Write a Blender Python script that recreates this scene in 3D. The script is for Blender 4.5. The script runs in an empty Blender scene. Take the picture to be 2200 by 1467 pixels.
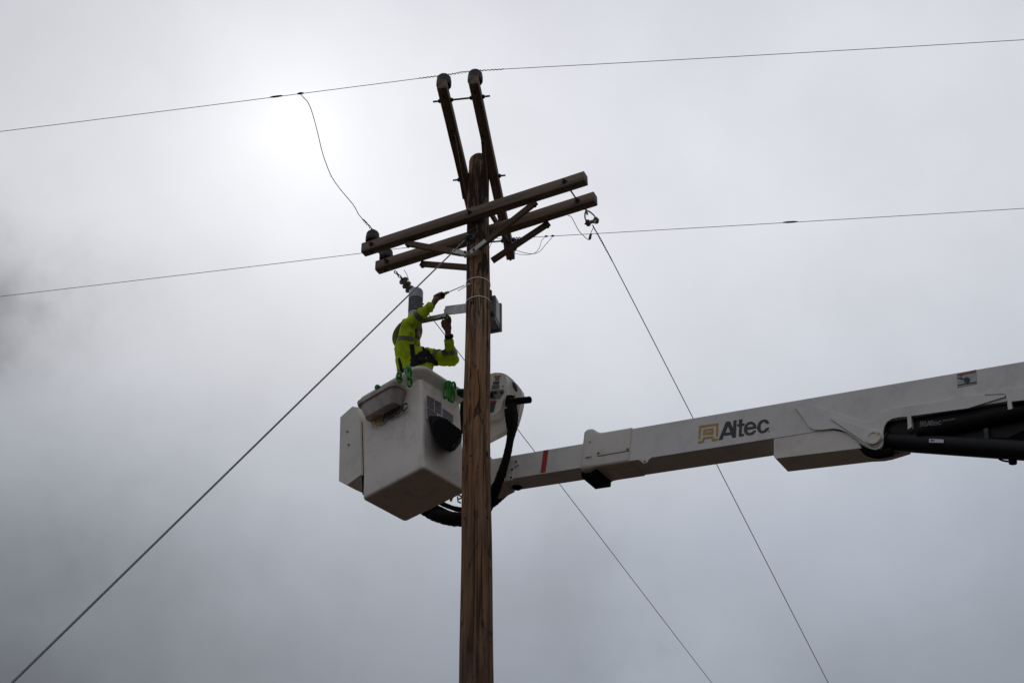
import bpy, bmesh, math, random
from math import radians, sin, cos, pi, atan2, sqrt
from mathutils import Vector, Matrix, noise
from mathutils.bvhtree import BVHTree
random.seed(7)
sc = bpy.context.scene
col = sc.collection
V = Vector

# ------------------------------------------------------------------ camera
F = 3056.0                      # focal length in photo pixels (50 mm on a 36 mm wide sensor)
PITCH, ROLL = radians(35.3), radians(-0.57)
CAM = V((0, 0, 1.6))
FW = V((0, cos(PITCH), sin(PITCH)))
_r0, _u0 = V((1, 0, 0)), V((0, -sin(PITCH), cos(PITCH)))
RT = _r0 * cos(ROLL) + _u0 * sin(ROLL)
UP = _u0 * cos(ROLL) - _r0 * sin(ROLL)
cd = bpy.data.cameras.new('camera'); cam = bpy.data.objects.new('camera', cd); col.objects.link(cam)
cd.sensor_width = 36; cd.lens = F * 36 / 2200; cd.clip_start = 0.1; cd.clip_end = 5000
cam.matrix_world = Matrix(((RT.x, UP.x, -FW.x, CAM.x), (RT.y, UP.y, -FW.y, CAM.y), (RT.z, UP.z, -FW.z, CAM.z), (0, 0, 0, 1)))
sc.camera = cam

def ray(x, y): return FW * F + RT * (x - 1100) - UP * (y - 733.5)
def hz(x, y, z): d = ray(x, y); return CAM + d * ((z - CAM.z) / d.z)
def hy(x, y, Y): d = ray(x, y); return CAM + d * (Y / d.y)
def hp(x, y, P, n): d = ray(x, y); return CAM + d * ((P - CAM).dot(n) / d.dot(n))
def azv(a): return V((sin(radians(a)), cos(radians(a)), 0))
def hv(x, y, P, a):            # point seen at x,y on the vertical plane of azimuth a through P
    n = V((cos(radians(a)), -sin(radians(a)), 0)); return hp(x, y, P, n)

# ------------------------------------------------------------------ light
SUN = ray(640, 275).normalized()
sun_el = math.asin(SUN.z); sun_az = atan2(SUN.x, SUN.y)
ld = bpy.data.lights.new('sun', 'SUN'); ld.energy = 0.8; ld.angle = radians(12); ld.color = (1, .96, .9)
lo = bpy.data.objects.new('sun', ld); col.objects.link(lo); lo.rotation_euler = (-SUN).to_track_quat('-Z', 'Y').to_euler()
lo.location = SUN * 50
sc.view_settings.view_transform = 'Standard'; sc.view_settings.look = 'None'
sc.view_settings.exposure = 0.0; sc.view_settings.gamma = 1.0

def build_world():
    w = bpy.data.worlds.new('World'); sc.world = w; w.use_nodes = True
    nt = w.node_tree; nt.nodes.clear(); L = nt.links.new; N = nt.nodes.new
    def val(x):
        return x
    def m(op, a, b=None, c=None, clamp=False):
        n = N('ShaderNodeMath'); n.operation = op; n.use_clamp = clamp
        for i, v in enumerate((a, b, c)):
            if v is None: continue
            if isinstance(v, (int, float)): n.inputs[i].default_value = v
            else: L(v, n.inputs[i])
        return n.outputs[0]
    tc = N('ShaderNodeTexCoord'); nrm = N('ShaderNodeVectorMath'); nrm.operation = 'NORMALIZE'; L(tc.outputs['Generated'], nrm.inputs[0])
    D = nrm.outputs[0]
    sep = N('ShaderNodeSeparateXYZ'); L(D, sep.inputs[0])
    def ang(v, src=None):
        d = N('ShaderNodeVectorMath'); d.operation = 'DOT_PRODUCT'; L(src or D, d.inputs[0]); d.inputs[1].default_value = v.normalized()
        return m('ARCCOSINE', m('MINIMUM', d.outputs['Value'], 0.999999))
    def gauss(a, s): q = m('DIVIDE', a, radians(s)); return m('EXPONENT', m('MULTIPLY', m('MULTIPLY', q, q), -1.0))
    def expo(a, s): return m('EXPONENT', m('DIVIDE', a, -radians(s)))
    el = m('MULTIPLY', m('ARCSINE', sep.outputs['Z']), 180 / pi)
    ramp = N('ShaderNodeValToRGB'); L(m('DIVIDE', el, 90.0, clamp=True), ramp.inputs[0])
    cr = ramp.color_ramp
    STOPS = SKY['stops']
    cr.elements[0].position = STOPS[0][0] / 90; cr.elements[0].color = (*STOPS[0][1], 1)
    cr.elements[1].position = STOPS[-1][0] / 90; cr.elements[1].color = (*STOPS[-1][1], 1)
    for e, c in STOPS[1:-1]:
        x = cr.elements.new(e / 90); x.color = (*c, 1)
    # soft cloud structure
    def nz(scale, detail, rough, off):
        mp = N('ShaderNodeMapping'); L(D, mp.inputs[0]); mp.inputs['Location'].default_value = off
        n = N('ShaderNodeTexNoise'); L(mp.outputs[0], n.inputs['Vector'])
        n.inputs['Scale'].default_value = scale; n.inputs['Detail'].default_value = detail; n.inputs['Roughness'].default_value = rough
        return n.outputs['Fac']
    cloud = m('ADD', m('MULTIPLY', m('SUBTRACT', nz(3.0, 3, .5, (3, 1, 0)), .5), SKY['n1']),
              m('MULTIPLY', m('SUBTRACT', nz(7.0, 5, .55, (0, 5, 2)), .5), SKY['n2']))
    fac = m('ADD', 1.0, cloud)
    wn = N('ShaderNodeTexNoise'); L(D, wn.inputs['Vector']); wn.inputs['Scale'].default_value = 11; wn.inputs['Detail'].default_value = 4; wn.inputs['Roughness'].default_value = .6
    ws = N('ShaderNodeVectorMath'); ws.operation = 'MULTIPLY_ADD'; L(wn.outputs['Color'], ws.inputs[0]); ws.inputs[1].default_value = (.13,) * 3; L(D, ws.inputs[2])
    wo = N('ShaderNodeVectorMath'); wo.operation = 'SUBTRACT'; L(ws.outputs[0], wo.inputs[0]); wo.inputs[1].default_value = (.065,) * 3
    wz = N('ShaderNodeVectorMath'); wz.operation = 'NORMALIZE'; L(wo.outputs[0], wz.inputs[0]); DW = wz.outputs[0]
    for (x, y, s, amp) in SKY['blobs']:
        fac = m('MULTIPLY', fac, m('ADD', 1.0, m('MULTIPLY', gauss(ang(ray(x, y), DW), s), amp)))
    fac = m('MULTIPLY', fac, m('ADD', 1.0, m('MULTIPLY', gauss(ang(V((.1, -1, .45))), 55), SKY['behind'])))  # sky brightening added behind the camera to lift camera-facing sides
    a = ang(SUN)
    glow = m('ADD', m('MULTIPLY', gauss(a, 2.4), SKY['g1']), m('ADD', m('MULTIPLY', expo(a, 5.0), SKY['g2']), m('MULTIPLY', expo(a, 16.0), SKY['g3'])))
    vm = N('ShaderNodeVectorMath'); vm.operation = 'SCALE'; L(ramp.outputs[0], vm.inputs[0]); L(fac, vm.inputs['Scale'])
    gl = N('ShaderNodeVectorMath'); gl.operation = 'SCALE'; gl.inputs[0].default_value = (1, .985, .97); L(glow, gl.inputs['Scale'])
    ad = N('ShaderNodeVectorMath'); ad.operation = 'ADD'; L(vm.outputs[0], ad.inputs[0]); L(gl.outputs[0], ad.inputs[1])
    bg = N('ShaderNodeBackground'); L(ad.outputs[0], bg.inputs[0]); bg.inputs[1].default_value = 1.0
    sky = N('ShaderNodeTexSky'); sky.sky_type = 'NISHITA'; sky.sun_disc = False
    sky.sun_elevation = sun_el; sky.sun_rotation = sun_az
    b2 = N('ShaderNodeBackground'); L(sky.outputs[0], b2.inputs[0]); b2.inputs[1].default_value = 0.08
    mx = N('ShaderNodeMixShader'); mx.inputs[0].default_value = 0.95; L(b2.outputs[0], mx.inputs[1]); L(bg.outputs[0], mx.inputs[2])
    out = N('ShaderNodeOutputWorld'); L(mx.outputs[0], out.inputs[0])
SKY = dict(
    stops=[(0, (.15, .158, .172)), (22, (.198, .218, .250)), (27, (.255, .278, .318)), (33, (.36, .374, .408)), (39, (.43, .44, .472)), (46, (.41, .42, .455)), (60, (.34, .35, .385)), (90, (.27, .28, .31))],
    n1=.20, n2=.30, g1=.06, g2=.20, g3=.17, behind=.42,
    blobs=[(1350, 450, 26, .64), (-10, 675, 2.0, -.50), (-60, 760, 5, -.12), (-50, 1520, 9, -.62), (1480, 1440, 2.4, .20), (1150, 1280, 3.5, -.20), (1850, 1200, 5, .12), (2250, 700, 7, .09), (600, 1300, 6, -.12), (300, 450, 4, .07), (1100, 0, 5, -.08), (2250, 20, 5, .08)])
build_world()

# ------------------------------------------------------------------ materials
def mat(name, color, rough=.6, metal=0, var=.15, scale=6, stretch=(1, 1, 1), bump=0, bscale=None, dark=None, dirt=0, dscale=2.0, spec=.5, trans=0, alpha=1, sheen=0):
    mt = bpy.data.materials.new(name); mt.use_nodes = True
    nt = mt.node_tree; L = nt.links.new; N = nt.nodes.new
    b = nt.nodes['Principled BSDF']
    b.inputs['Roughness'].default_value = rough; b.inputs['Metallic'].default_value = metal
    b.inputs['Specular IOR Level'].default_value = spec
    if trans: b.inputs['Transmission Weight'].default_value = trans
    tc = N('ShaderNodeTexCoord'); mp = N('ShaderNodeMapping'); L(tc.outputs['Object'], mp.inputs[0]); mp.inputs['Scale'].default_value = stretch
    n = N('ShaderNodeTexNoise'); L(mp.outputs[0], n.inputs['Vector']); n.inputs['Scale'].default_value = scale; n.inputs['Detail'].default_value = 6; n.inputs['Roughness'].default_value = .6
    r = N('ShaderNodeValToRGB'); L(n.outputs['Fac'], r.inputs[0])
    c2 = dark if dark else tuple(c * (1 - var) for c in color)
    c1 = tuple(min(1, c * (1 + var * .6)) for c in color)
    r.color_ramp.elements[0].position = .34; r.color_ramp.elements[0].color = (*c2, 1)
    r.color_ramp.elements[1].position = .66; r.color_ramp.elements[1].color = (*c1, 1)
    src = r.outputs[0]
    if dirt:
        n2 = N('ShaderNodeTexNoise'); L(tc.outputs['Object'], n2.inputs['Vector']); n2.inputs['Scale'].default_value = dscale; n2.inputs['Detail'].default_value = 8; n2.inputs['Roughness'].default_value = .7
        r2 = N('ShaderNodeValToRGB'); L(n2.outputs['Fac'], r2.inputs[0]); r2.color_ramp.elements[0].position = .5; r2.color_ramp.elements[1].position = .75
        r2.color_ramp.elements[1].color = (dirt,) * 3 + (1,); r2.color_ramp.elements[0].color = (0, 0, 0, 1)
        mx = N('ShaderNodeMix'); mx.data_type = 'RGBA'; L(r2.outputs[0], mx.inputs[0]); L(src, mx.inputs[6]); mx.inputs[7].default_value = (.16, .13, .10, 1)
        src = mx.outputs[2]
    L(src, b.inputs['Base Color'])
    rr = N('ShaderNodeMapRange'); L(n.outputs['Fac'], rr.inputs[0]); rr.inputs[3].default_value = max(0, rough - .1); rr.inputs[4].default_value = min(1, rough + .1); L(rr.outputs[0], b.inputs['Roughness'])
    if bump:
        n3 = N('ShaderNodeTexNoise'); L(mp.outputs[0], n3.inputs['Vector']); n3.inputs['Scale'].default_value = bscale or scale * 3; n3.inputs['Detail'].default_value = 8
        bp = N('ShaderNodeBump'); bp.inputs['Strength'].default_value = bump; bp.inputs['Distance'].default_value = .01; L(n3.outputs['Fac'], bp.inputs['Height']); L(bp.outputs[0], b.inputs['Normal'])
    return mt

def translucent(mt, w, colr):
    nt = mt.node_tree; b = nt.nodes['Principled BSDF']; out = nt.nodes['Material Output']
    t = nt.nodes.new('ShaderNodeBsdfTranslucent'); t.inputs[0].default_value = (*colr, 1)
    x = nt.nodes.new('ShaderNodeMixShader'); x.inputs[0].default_value = w
    nt.links.new(b.outputs[0], x.inputs[1]); nt.links.new(t.outputs[0], x.inputs[2]); nt.links.new(x.outputs[0], out.inputs[0])
def pole_mat():
    mt = bpy.data.materials.new('pole wood'); mt.use_nodes = True
    nt = mt.node_tree; L = nt.links.new; N = nt.nodes.new; b = nt.nodes['Principled BSDF']
    b.inputs['Roughness'].default_value = .85; b.inputs['Specular IOR Level'].default_value = .25
    tc = N('ShaderNodeTexCoord')
    def noi(sc_, st, det=6, ro=.6, dist=0):
        mp = N('ShaderNodeMapping'); L(tc.outputs['Object'], mp.inputs[0]); mp.inputs['Scale'].default_value = st
        n = N('ShaderNodeTexNoise'); L(mp.outputs[0], n.inputs['Vector']); n.inputs['Scale'].default_value = sc_; n.inputs['Detail'].default_value = det; n.inputs['Roughness'].default_value = ro; n.inputs['Distortion'].default_value = dist
        return n.outputs['Fac']
    def rampn(src, p0, c0, p1, c1):
        r = N('ShaderNodeValToRGB'); L(src, r.inputs[0]); e = r.color_ramp.elements
        e[0].position = p0; e[0].color = (*c0, 1); e[1].position = p1; e[1].color = (*c1, 1); return r.outputs[0]
    def mix(f, a, c):
        x = N('ShaderNodeMix'); x.data_type = 'RGBA'; L(f, x.inputs[0])
        if isinstance(a, tuple): x.inputs[6].default_value = (*a, 1)
        else: L(a, x.inputs[6])
        if isinstance(c, tuple): x.inputs[7].default_value = (*c, 1)
        else: L(c, x.inputs[7])
        return x.outputs[2]
    grain = noi(30, (1, 1, .05), 8, .75)
    base = rampn(grain, .40, (.040, .022, .013), .60, (.40, .235, .140))
    warm = rampn(noi(3.2, (1, 1, .22)), .42, (0, 0, 0), .62, (1, 1, 1))
    c = mix(warm, base, mix(rampn(grain, .3, (0, 0, 0), .7, (1, 1, 1)), (.10, .042, .017), (.50, .24, .095)))
    # old weathered grey areas
    gr = rampn(noi(2.1, (1, 1, .16), 5, .6), .48, (0, 0, 0), .66, (.45, .45, .45))
    c = mix(gr, c, mix(rampn(grain, .3, (0, 0, 0), .7, (1, 1, 1)), (.085, .066, .05), (.34, .28, .225)))
    # dark creosote and scarring, stronger towards the top
    sepn = N('ShaderNodeSeparateXYZ'); L(tc.outputs['Object'], sepn.inputs[0])
    up = N('ShaderNodeMapRange'); L(sepn.outputs['Z'], up.inputs[0]); up.inputs[1].default_value = 9.0; up.inputs[2].default_value = 11.2; up.inputs[3].default_value = -.09; up.inputs[4].default_value = .06
    ad = N('ShaderNodeMath'); ad.operation = 'ADD'; L(noi(13, (1, 1, .20), 6, .66, 1.1), ad.inputs[0]); L(up.outputs[0], ad.inputs[1])
    dk = rampn(ad.outputs[0], .475, (0, 0, 0), .54, (.93, .93, .93))
    c = mix(dk, c, (.024, .017, .013))
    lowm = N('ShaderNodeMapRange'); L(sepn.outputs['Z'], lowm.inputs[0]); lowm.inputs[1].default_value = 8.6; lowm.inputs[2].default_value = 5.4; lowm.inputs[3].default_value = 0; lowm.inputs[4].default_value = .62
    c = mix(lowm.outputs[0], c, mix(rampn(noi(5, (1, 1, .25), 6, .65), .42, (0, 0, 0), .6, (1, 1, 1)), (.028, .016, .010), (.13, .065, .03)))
    # knots
    vo = N('ShaderNodeTexVoronoi'); mp = N('ShaderNodeMapping'); L(tc.outputs['Object'], mp.inputs[0]); mp.inputs['Scale'].default_value = (1, 1, .55)
    L(mp.outputs[0], vo.inputs['Vector']); vo.inputs['Scale'].default_value = 5.2
    kn = rampn(vo.outputs['Distance'], .05, (1, 1, 1), .13, (0, 0, 0))
    c = mix(kn, c, (.02, .012, .008))
    # long drying cracks
    ck = rampn(noi(34, (1, 1, .012), 2, .5), .33, (.9, .9, .9), .385, (0, 0, 0))
    c = mix(ck, c, (.022, .014, .01))
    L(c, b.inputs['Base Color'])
    bp = N('ShaderNodeBump'); bp.inputs['Strength'].default_value = .9; bp.inputs['Distance'].default_value = .012; L(noi(26, (1, 1, .05), 8, .7), bp.inputs['Height']); L(bp.outputs[0], b.inputs['Normal'])
    return mt
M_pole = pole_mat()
M_wood = mat('crossarm wood', (.22, .165, .125), .85, var=.5, scale=9, stretch=(.07, 1, 1), bump=.6, bscale=26, dark=(.085, .062, .048), spec=.2)
M_brace = mat('brace wood', (.17, .11, .078), .85, var=.5, scale=12, stretch=(.08, 1, 1), bump=.5, bscale=26, dark=(.075, .048, .034), spec=.2)
M_galv = mat('galvanised steel', (.56, .56, .54), .5, .25, var=.25, scale=14)
M_iron = mat('dark iron', (.06, .06, .06), .6, .5, var=.4, scale=20)
M_porc = mat('brown porcelain', (.040, .031, .030), .5, var=.3, scale=8, spec=.3)
M_poly = mat('grey brown porcelain', (.20, .17, .145), .35, var=.3, scale=20)
M_wire = mat('aluminium wire', (.36, .37, .41), .55, .3, var=.2, scale=30)
M_dwire = mat('dark wire', (.045, .045, .05), .6, .2, var=.3, scale=30)
M_steelwire = mat('steel strand', (.17, .165, .16), .5, .6, var=.3, scale=60)
M_fib = mat('white fibreglass', (.80, .735, .66), .58, var=.07, scale=2.2, dirt=.42, dscale=5.0, bump=.06, bscale=40)
M_boom = mat('white boom paint', (.75, .715, .675), .4, var=.06, scale=2.0, dirt=.30, dscale=3.5, bump=.03, bscale=30)
M_cover = mat('white plastic cover', (.76, .70, .63), .5, var=.06, scale=4, dirt=.25, dscale=7)
M_black = mat('black rubber', (.006, .0055, .006), .8, var=.5, scale=12, bump=.5, bscale=26, spec=.12)
M_blackp = mat('black paint', (.008, .007, .008), .5, var=.3, scale=5, spec=.22)
M_logo = mat('black decal', (.028, .028, .032), .4, var=.1)
M_orange = mat('orange decal', (.55, .30, .06), .45, var=.08)
M_whited = mat('white decal', (.62, .62, .62), .5, var=.05)
M_paled = mat('faded pale decal', (.48, .47, .46), .5, var=.2, scale=30)
M_greyd = mat('printed grey decal', (.12, .125, .14), .5, var=.5, scale=70, stretch=(1, 1, 3))
M_red = mat('red decal', (.42, .03, .025), .5, var=.1)
M_reddull = mat('dull red decal', (.40, .12, .08), .5, var=.15)
M_brass = mat('brass bolt', (.42, .27, .10), .4, .7, var=.3, scale=60)
M_hivis = mat('hi-vis yellow cloth', (.66, .84, .035), .8, var=.18, scale=9, bump=.35, bscale=24, spec=.2)
translucent(M_hivis, .30, (.62, .85, .04))
M_band = mat('reflective tape', (.15, .16, .13), .5, .1, var=.12, scale=30)
M_trous = mat('dark trousers', (.035, .04, .06), .9, var=.2)
M_skin = mat('skin', (.25, .125, .08), .55, var=.18, scale=14)
M_hat = mat('hard hat plastic', (.42, .38, .31), .35, var=.1, scale=5)
M_hatpat = mat('hat band', (.03, .03, .03), .5, var=.3)
M_web = mat('harness webbing', (.008, .008, .009), .9, var=.4, scale=60)
M_webg = mat('grey webbing', (.25, .26, .27), .8, var=.2, scale=60)
M_green = mat('green rope', (.025, .25, .02), .6, var=.35, scale=60, bump=.5, bscale=120)
M_yel = mat('yellow plastic', (.65, .55, .04), .4, var=.1)
M_sens = mat('grey polymer housing', (.42, .41, .47), .45, var=.06, scale=8)
M_gap = mat('dark ring gap', (.03, .03, .035), .7, var=.2)
M_boxg = mat('grey box paint', (.20, .205, .19), .5, var=.12, scale=7)
M_boxlit = mat('sky-lit grey box side', (.55, .56, .56), .5, var=.08)
M_tie = mat('white cable tie', (.86, .84, .80), .5, var=.05)
M_bin = mat('dirty clear plastic', (.64, .57, .52), .35, var=.35, scale=9, stretch=(1, 1, .35), dirt=.5, dscale=9)
translucent(M_bin, .25, (.5, .44, .38))
M_binlip = mat('cloudy plastic rim', (.42, .36, .32), .4, var=.2, scale=8)
M_pouch = mat('black canvas', (.006, .006, .007), .9, var=.3, scale=40, spec=.15)
M_ground = mat('dry grass and soil', (.030, .017, .008), .95, var=.4, scale=.6, dark=(.014, .008, .004))

# ------------------------------------------------------------------ object helpers
def tag(o, label=None, cat=None, group=None, kind=None):
    if label: o['label'] = label
    if cat: o['category'] = cat
    if group: o['group'] = group
    if kind: o['kind'] = kind
    return o
def thing(name, loc, label, cat, group=None):
    o = bpy.data.objects.new(name, None); o.empty_display_size = .1; o.location = loc; col.objects.link(o)
    return tag(o, label, cat, group)
def adopt(o, p):
    if p is None: return o
    o.parent = p
    m = Matrix.Identity(4); q = p
    while q is not None:
        m = q.matrix_parent_inverse @ q.matrix_basis @ m if False else m
        q = q.parent
    o.matrix_parent_inverse = wm(p).inverted()
    return o
def wm(o):
    if o.parent is None: return o.matrix_basis.copy()
    return wm(o.parent) @ o.matrix_parent_inverse @ o.matrix_basis
def mesh_obj(name, me, m, parent=None, M=None, sharp=35):
    if m is not None and not me.materials: me.materials.append(m)
    me.polygons.foreach_set('use_smooth', [True] * len(me.polygons))
    me.set_sharp_from_angle(angle=radians(sharp)); me.update()
    o = bpy.data.objects.new(name, me); col.objects.link(o)
    if M is not None: o.matrix_basis = M
    return adopt(o, parent)
def obj(name, bm, m, parent=None, M=None, bevel=0, seg=2, sharp=35):
    if bevel:
        es = [e for e in bm.edges if len(e.link_faces) == 2 and e.calc_face_angle(0) > radians(28)]
        bmesh.ops.bevel(bm, geom=es, offset=bevel, segments=seg, profile=.6, affect='EDGES', clamp_overlap=True)
    bmesh.ops.recalc_face_normals(bm, faces=bm.faces)
    me = bpy.data.meshes.new(name); bm.to_mesh(me); bm.free()
    return mesh_obj(name, me, m, parent, M, sharp)
def frame(p, x, y, z): return Matrix(((x.x, y.x, z.x, p.x), (x.y, y.y, z.y, p.y), (x.z, y.z, z.z, p.z), (0, 0, 0, 1)))
def box_bm(x0, x1, y0, y1, z0, z1, bm=None):
    bm = bm or bmesh.new()
    vs = [bm.verts.new((x, y, z)) for x in (x0, x1) for y in (y0, y1) for z in (z0, z1)]
    for f in ((0, 1, 3, 2), (4, 6, 7, 5), (0, 4, 5, 1), (2, 3, 7, 6), (0, 2, 6, 4), (1, 5, 7, 3)): bm.faces.new([vs[i] for i in f])
    return bm
def beam(name, a, b, w, h, m, parent, bevel=.004, upv=V((0, 0, 1)), cuts=0, wob=0):
    d = b - a; Ln = d.length; x = d.normalized(); y = upv.cross(x).normalized(); z = x.cross(y)
    bm = box_bm(0, Ln, -w / 2, w / 2, -h / 2, h / 2)
    if cuts:
        es = [e for e in bm.edges if abs(e.verts[0].co.x - e.verts[1].co.x) > .5 * Ln]
        bmesh.ops.subdivide_edges(bm, edges=es, cuts=cuts)
    if bevel:
        es = [e for e in bm.edges if len(e.link_faces) == 2 and e.calc_face_angle(0) > .5]
        bmesh.ops.bevel(bm, geom=es, offset=bevel, segments=2, profile=.5, affect='EDGES')
    if wob:
        for v in bm.verts: v.co += noise.noise_vector(v.co * 3 + a * 7) * wob
    return obj(name, bm, m, parent, frame(a, x, y, z))
def basis(d):
    d = d.normalized(); t = V((0, 0, 1)) if abs(d.z) < .9 else V((1, 0, 0))
    x = t.cross(d).normalized(); return x, d.cross(x)
def tube_bm(pts, r, n=8, bm=None, caps=True, closed=False):
    bm = bm or bmesh.new(); rings = []; N_ = len(pts)
    x = None
    for i, p in enumerate(pts):
        if closed: d = pts[(i + 1) % N_] - pts[i - 1]
        else: d = pts[min(i + 1, N_ - 1)] - pts[max(i - 1, 0)]
        d.normalize()
        if closed:
            if i == 0:
                cen = sum(pts, V((0, 0, 0))) / N_; nn = V((0, 0, 0))
                for q_ in range(N_): nn += (pts[q_] - cen).cross(pts[(q_ + 1) % N_] - cen)
                nn.normalize()
            x = d.cross(nn).normalized(); y = d.cross(x)
        elif x is None: x, y = basis(d)
        else:
            x = (x - d * x.dot(d)).normalized(); y = d.cross(x)
        rr = r[i] if isinstance(r, (list, tuple)) else r
        rings.append([bm.verts.new(p + (x * cos(2 * pi * k / n) + y * sin(2 * pi * k / n)) * rr) for k in range(n)])
    for i in range(N_ if closed else N_ - 1):
        A, B = rings[i], rings[(i + 1) % N_]
        for k in range(n): bm.faces.new((A[k], A[(k + 1) % n], B[(k + 1) % n], B[k]))
    if caps and not closed: bm.faces.new(rings[0][::-1]); bm.faces.new(rings[-1])
    return bm
def smooth_path(pts, k=6):
    out = []
    P = [pts[0] * 2 - pts[1]] + list(pts) + [pts[-1] * 2 - pts[-2]]
    for i in range(1, len(P) - 2):
        p0, p1, p2, p3 = P[i - 1:i + 3]
        for j in range(k):
            t = j / k
            out.append(.5 * ((2 * p1) + (p2 - p0) * t + (2 * p0 - 5 * p1 + 4 * p2 - p3) * t * t + (3 * p1 - p0 - 3 * p2 + p3) * t ** 3))
    out.append(pts[-1].copy()); return out
def lathe_bm(prof, p=V((0, 0, 0)), d=V((0, 0, 1)), n=24, bm=None):
    bm = bm or bmesh.new(); d = d.normalized(); x, y = basis(d); rings = []
    for r, z in prof:
        rings.append([bm.verts.new(p + d * z + (x * cos(2 * pi * k / n) + y * sin(2 * pi * k / n)) * max(r, 1e-4)) for k in range(n)])
    for A, B in zip(rings, rings[1:]):
        for k in range(n): bm.faces.new((A[k], A[(k + 1) % n], B[(k + 1) % n], B[k]))
    bm.faces.new(rings[0][::-1]); bm.faces.new(rings[-1]); return bm
def cyl_bm(a, b, r, n=12, bm=None): return tube_bm([a, b], r, n, bm)
def prism_bm(poly, ext, bm=None):         # poly: 3-D points in a plane, ext: extrusion vector
    bm = bm or bmesh.new(); A = [bm.verts.new(p) for p in poly]; B = [bm.verts.new(p + ext) for p in poly]; n = len(poly)
    bm.faces.new(A); bm.faces.new(B[::-1])
    for i in range(n): bm.faces.new((A[i], B[i], B[(i + 1) % n], A[(i + 1) % n]))
    return bm
def flat(name, loops, P, n, m, parent, th=.0012):     # filled outline with holes; loops of 3-D points lying on plane P,n (n towards viewer)
    n = n.normalized(); x = V((0, 0, 1)).cross(n).normalized(); y = n.cross(x)
    cu = bpy.data.curves.new(name, 'CURVE'); cu.dimensions = '2D'; cu.fill_mode = 'BOTH'; cu.extrude = th
    for lp in loops:
        s = cu.splines.new('POLY'); s.points.add(len(lp) - 1); s.use_cyclic_u = True
        for i, q in enumerate(lp):
            dlt = q - P; s.points[i].co = (dlt.dot(x), dlt.dot(y), 0, 1)
    o = bpy.data.objects.new(name, cu); me = bpy.data.meshes.new_from_object(o); bpy.data.objects.remove(o); bpy.data.curves.remove(cu)
    me.name = name; me.materials.clear()
    return mesh_obj(name, me, m, parent, frame(P + n * (th + .0008), x, y, n))
def catenary(a, b, sag, n=24):
    return [a.lerp(b, i / n) - V((0, 0, 4 * sag * (i / n) * (1 - i / n))) for i in range(n + 1)]

# ------------------------------------------------------------------ setting
bm = bmesh.new(); R = 3000
vs = [bm.verts.new((R * cos(2 * pi * k / 64), R * sin(2 * pi * k / 64), 0)) for k in range(64)]; bm.faces.new(vs)
tag(obj('ground', bm, M_ground), 'dry grassy ground running out to the horizon', 'ground', kind='structure')

# ------------------------------------------------------------------ utility pole
PX, PY = -0.310, 10.6
pole = thing('utility_pole', (PX, PY, 0), 'tall weathered brown wooden utility pole carrying two pairs of crossarms', 'utility pole')
def prad(z): return .103 + (11.4 - z) * .0056 + (.0001 * (9.5 - z) ** 2 if z < 9.5 and z > 5 else (.002 if z <= 5 else 0))
bm = bmesh.new(); rings = []; NS = 40
zs = [-.5 + i * .12 for i in range(int(11.8 / .12))] + [11.3, 11.34, 11.37, 11.39, 11.4]
zs = sorted(set(z for z in zs if z < 11.29)) + [11.30, 11.335, 11.36, 11.38, 11.39]
for z in zs:
    r = prad(min(z, 11.3))
    if z > 11.30: r *= sqrt(max(.02, 1 - ((z - 11.30) / .092) ** 2)) 
    ox = -.015 * max(0, min(1, (8.8 - z) / 1.2)) + .022 * max(0, min(1, (7.4 - z) / 1.6)) + .006 * sin(z * 1.1) + .004 * sin(z * 2.7 + 1); oy = .005 * cos(z * .9)
    rings.append([bm.verts.new((ox + r * cos(a) * (1 + .022 * noise.noise(V((cos(a) * 1.5, sin(a) * 1.5, z * .7)))) , oy + r * sin(a) * (1 + .022 * noise.noise(V((cos(a) * 1.5, sin(a) * 1.5, z * .7 + 9)))), z)) for a in [2 * pi * k / NS for k in range(NS)]])
for A, B in zip(rings, rings[1:]):
    for k in range(NS): bm.faces.new((A[k], A[(k + 1) % NS], B[(k + 1) % NS], B[k]))
bm.faces.new(rings[-1]); bm.faces.new(rings[0][::-1])
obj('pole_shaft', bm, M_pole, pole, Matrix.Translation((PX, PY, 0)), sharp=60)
PC = V((PX, PY, 0))

# lower crossarms (azimuth 115.4), one before and one behind the pole
AZ = 115.4; a_ = azv(AZ); b_ = azv(AZ - 90)
ZL = 10.50
def on_arm(px, py, c):        # where the pixel meets the vertical plane along an arm through c
    return hp(px, py, c, b_)
arms = []
for side, (xl, xr, yl, yr) in ((-1, (780, 1258, 537, 381)), (1, (816, 1283, 582, 431))):
    c = PC + b_ * side * (prad(ZL) + .045); c.z = ZL
    L_ = hz(xl, yl, ZL); R_ = hz(xr, yr, ZL)
    tl = (L_ - c).dot(a_); tr = (R_ - c).dot(a_)
    A, B = c + a_ * tl, c + a_ * tr
    beam('crossarm', A, B, .09, .115, M_wood, pole, .008, cuts=10, wob=.002)
    arms.append((c, A, B, tl, tr))
cF, cB = arms[0][0], arms[1][0]
# through bolts tying the pair
def bolt(a, b, r=.008, ends=True, nuts=()):
    bm = cyl_bm(a, b, r, 8); d = (b - a).normalized()
    for t in nuts:
        p = a + d * t
        lathe_bm([(.03, -.003), (.03, .003)], p, d, 4, bm); lathe_bm([(.017, -.014), (.017, .014)], p, d, 6, bm)
    return obj('bolt', bm, M_iron, pole)
gapc = (cB - cF).length
for tt in (arms[0][3] + .12, arms[0][4] - .20, 0.0):
    if tt == 0.0: tt = .0
    p = cF + a_ * tt - b_ * .085
    bolt(p, p + b_ * (gapc + .17), .008, nuts=(.036, .036 + .098 + .006, gapc + .17 - .036 - .104, gapc + .17 - .036))
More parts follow.
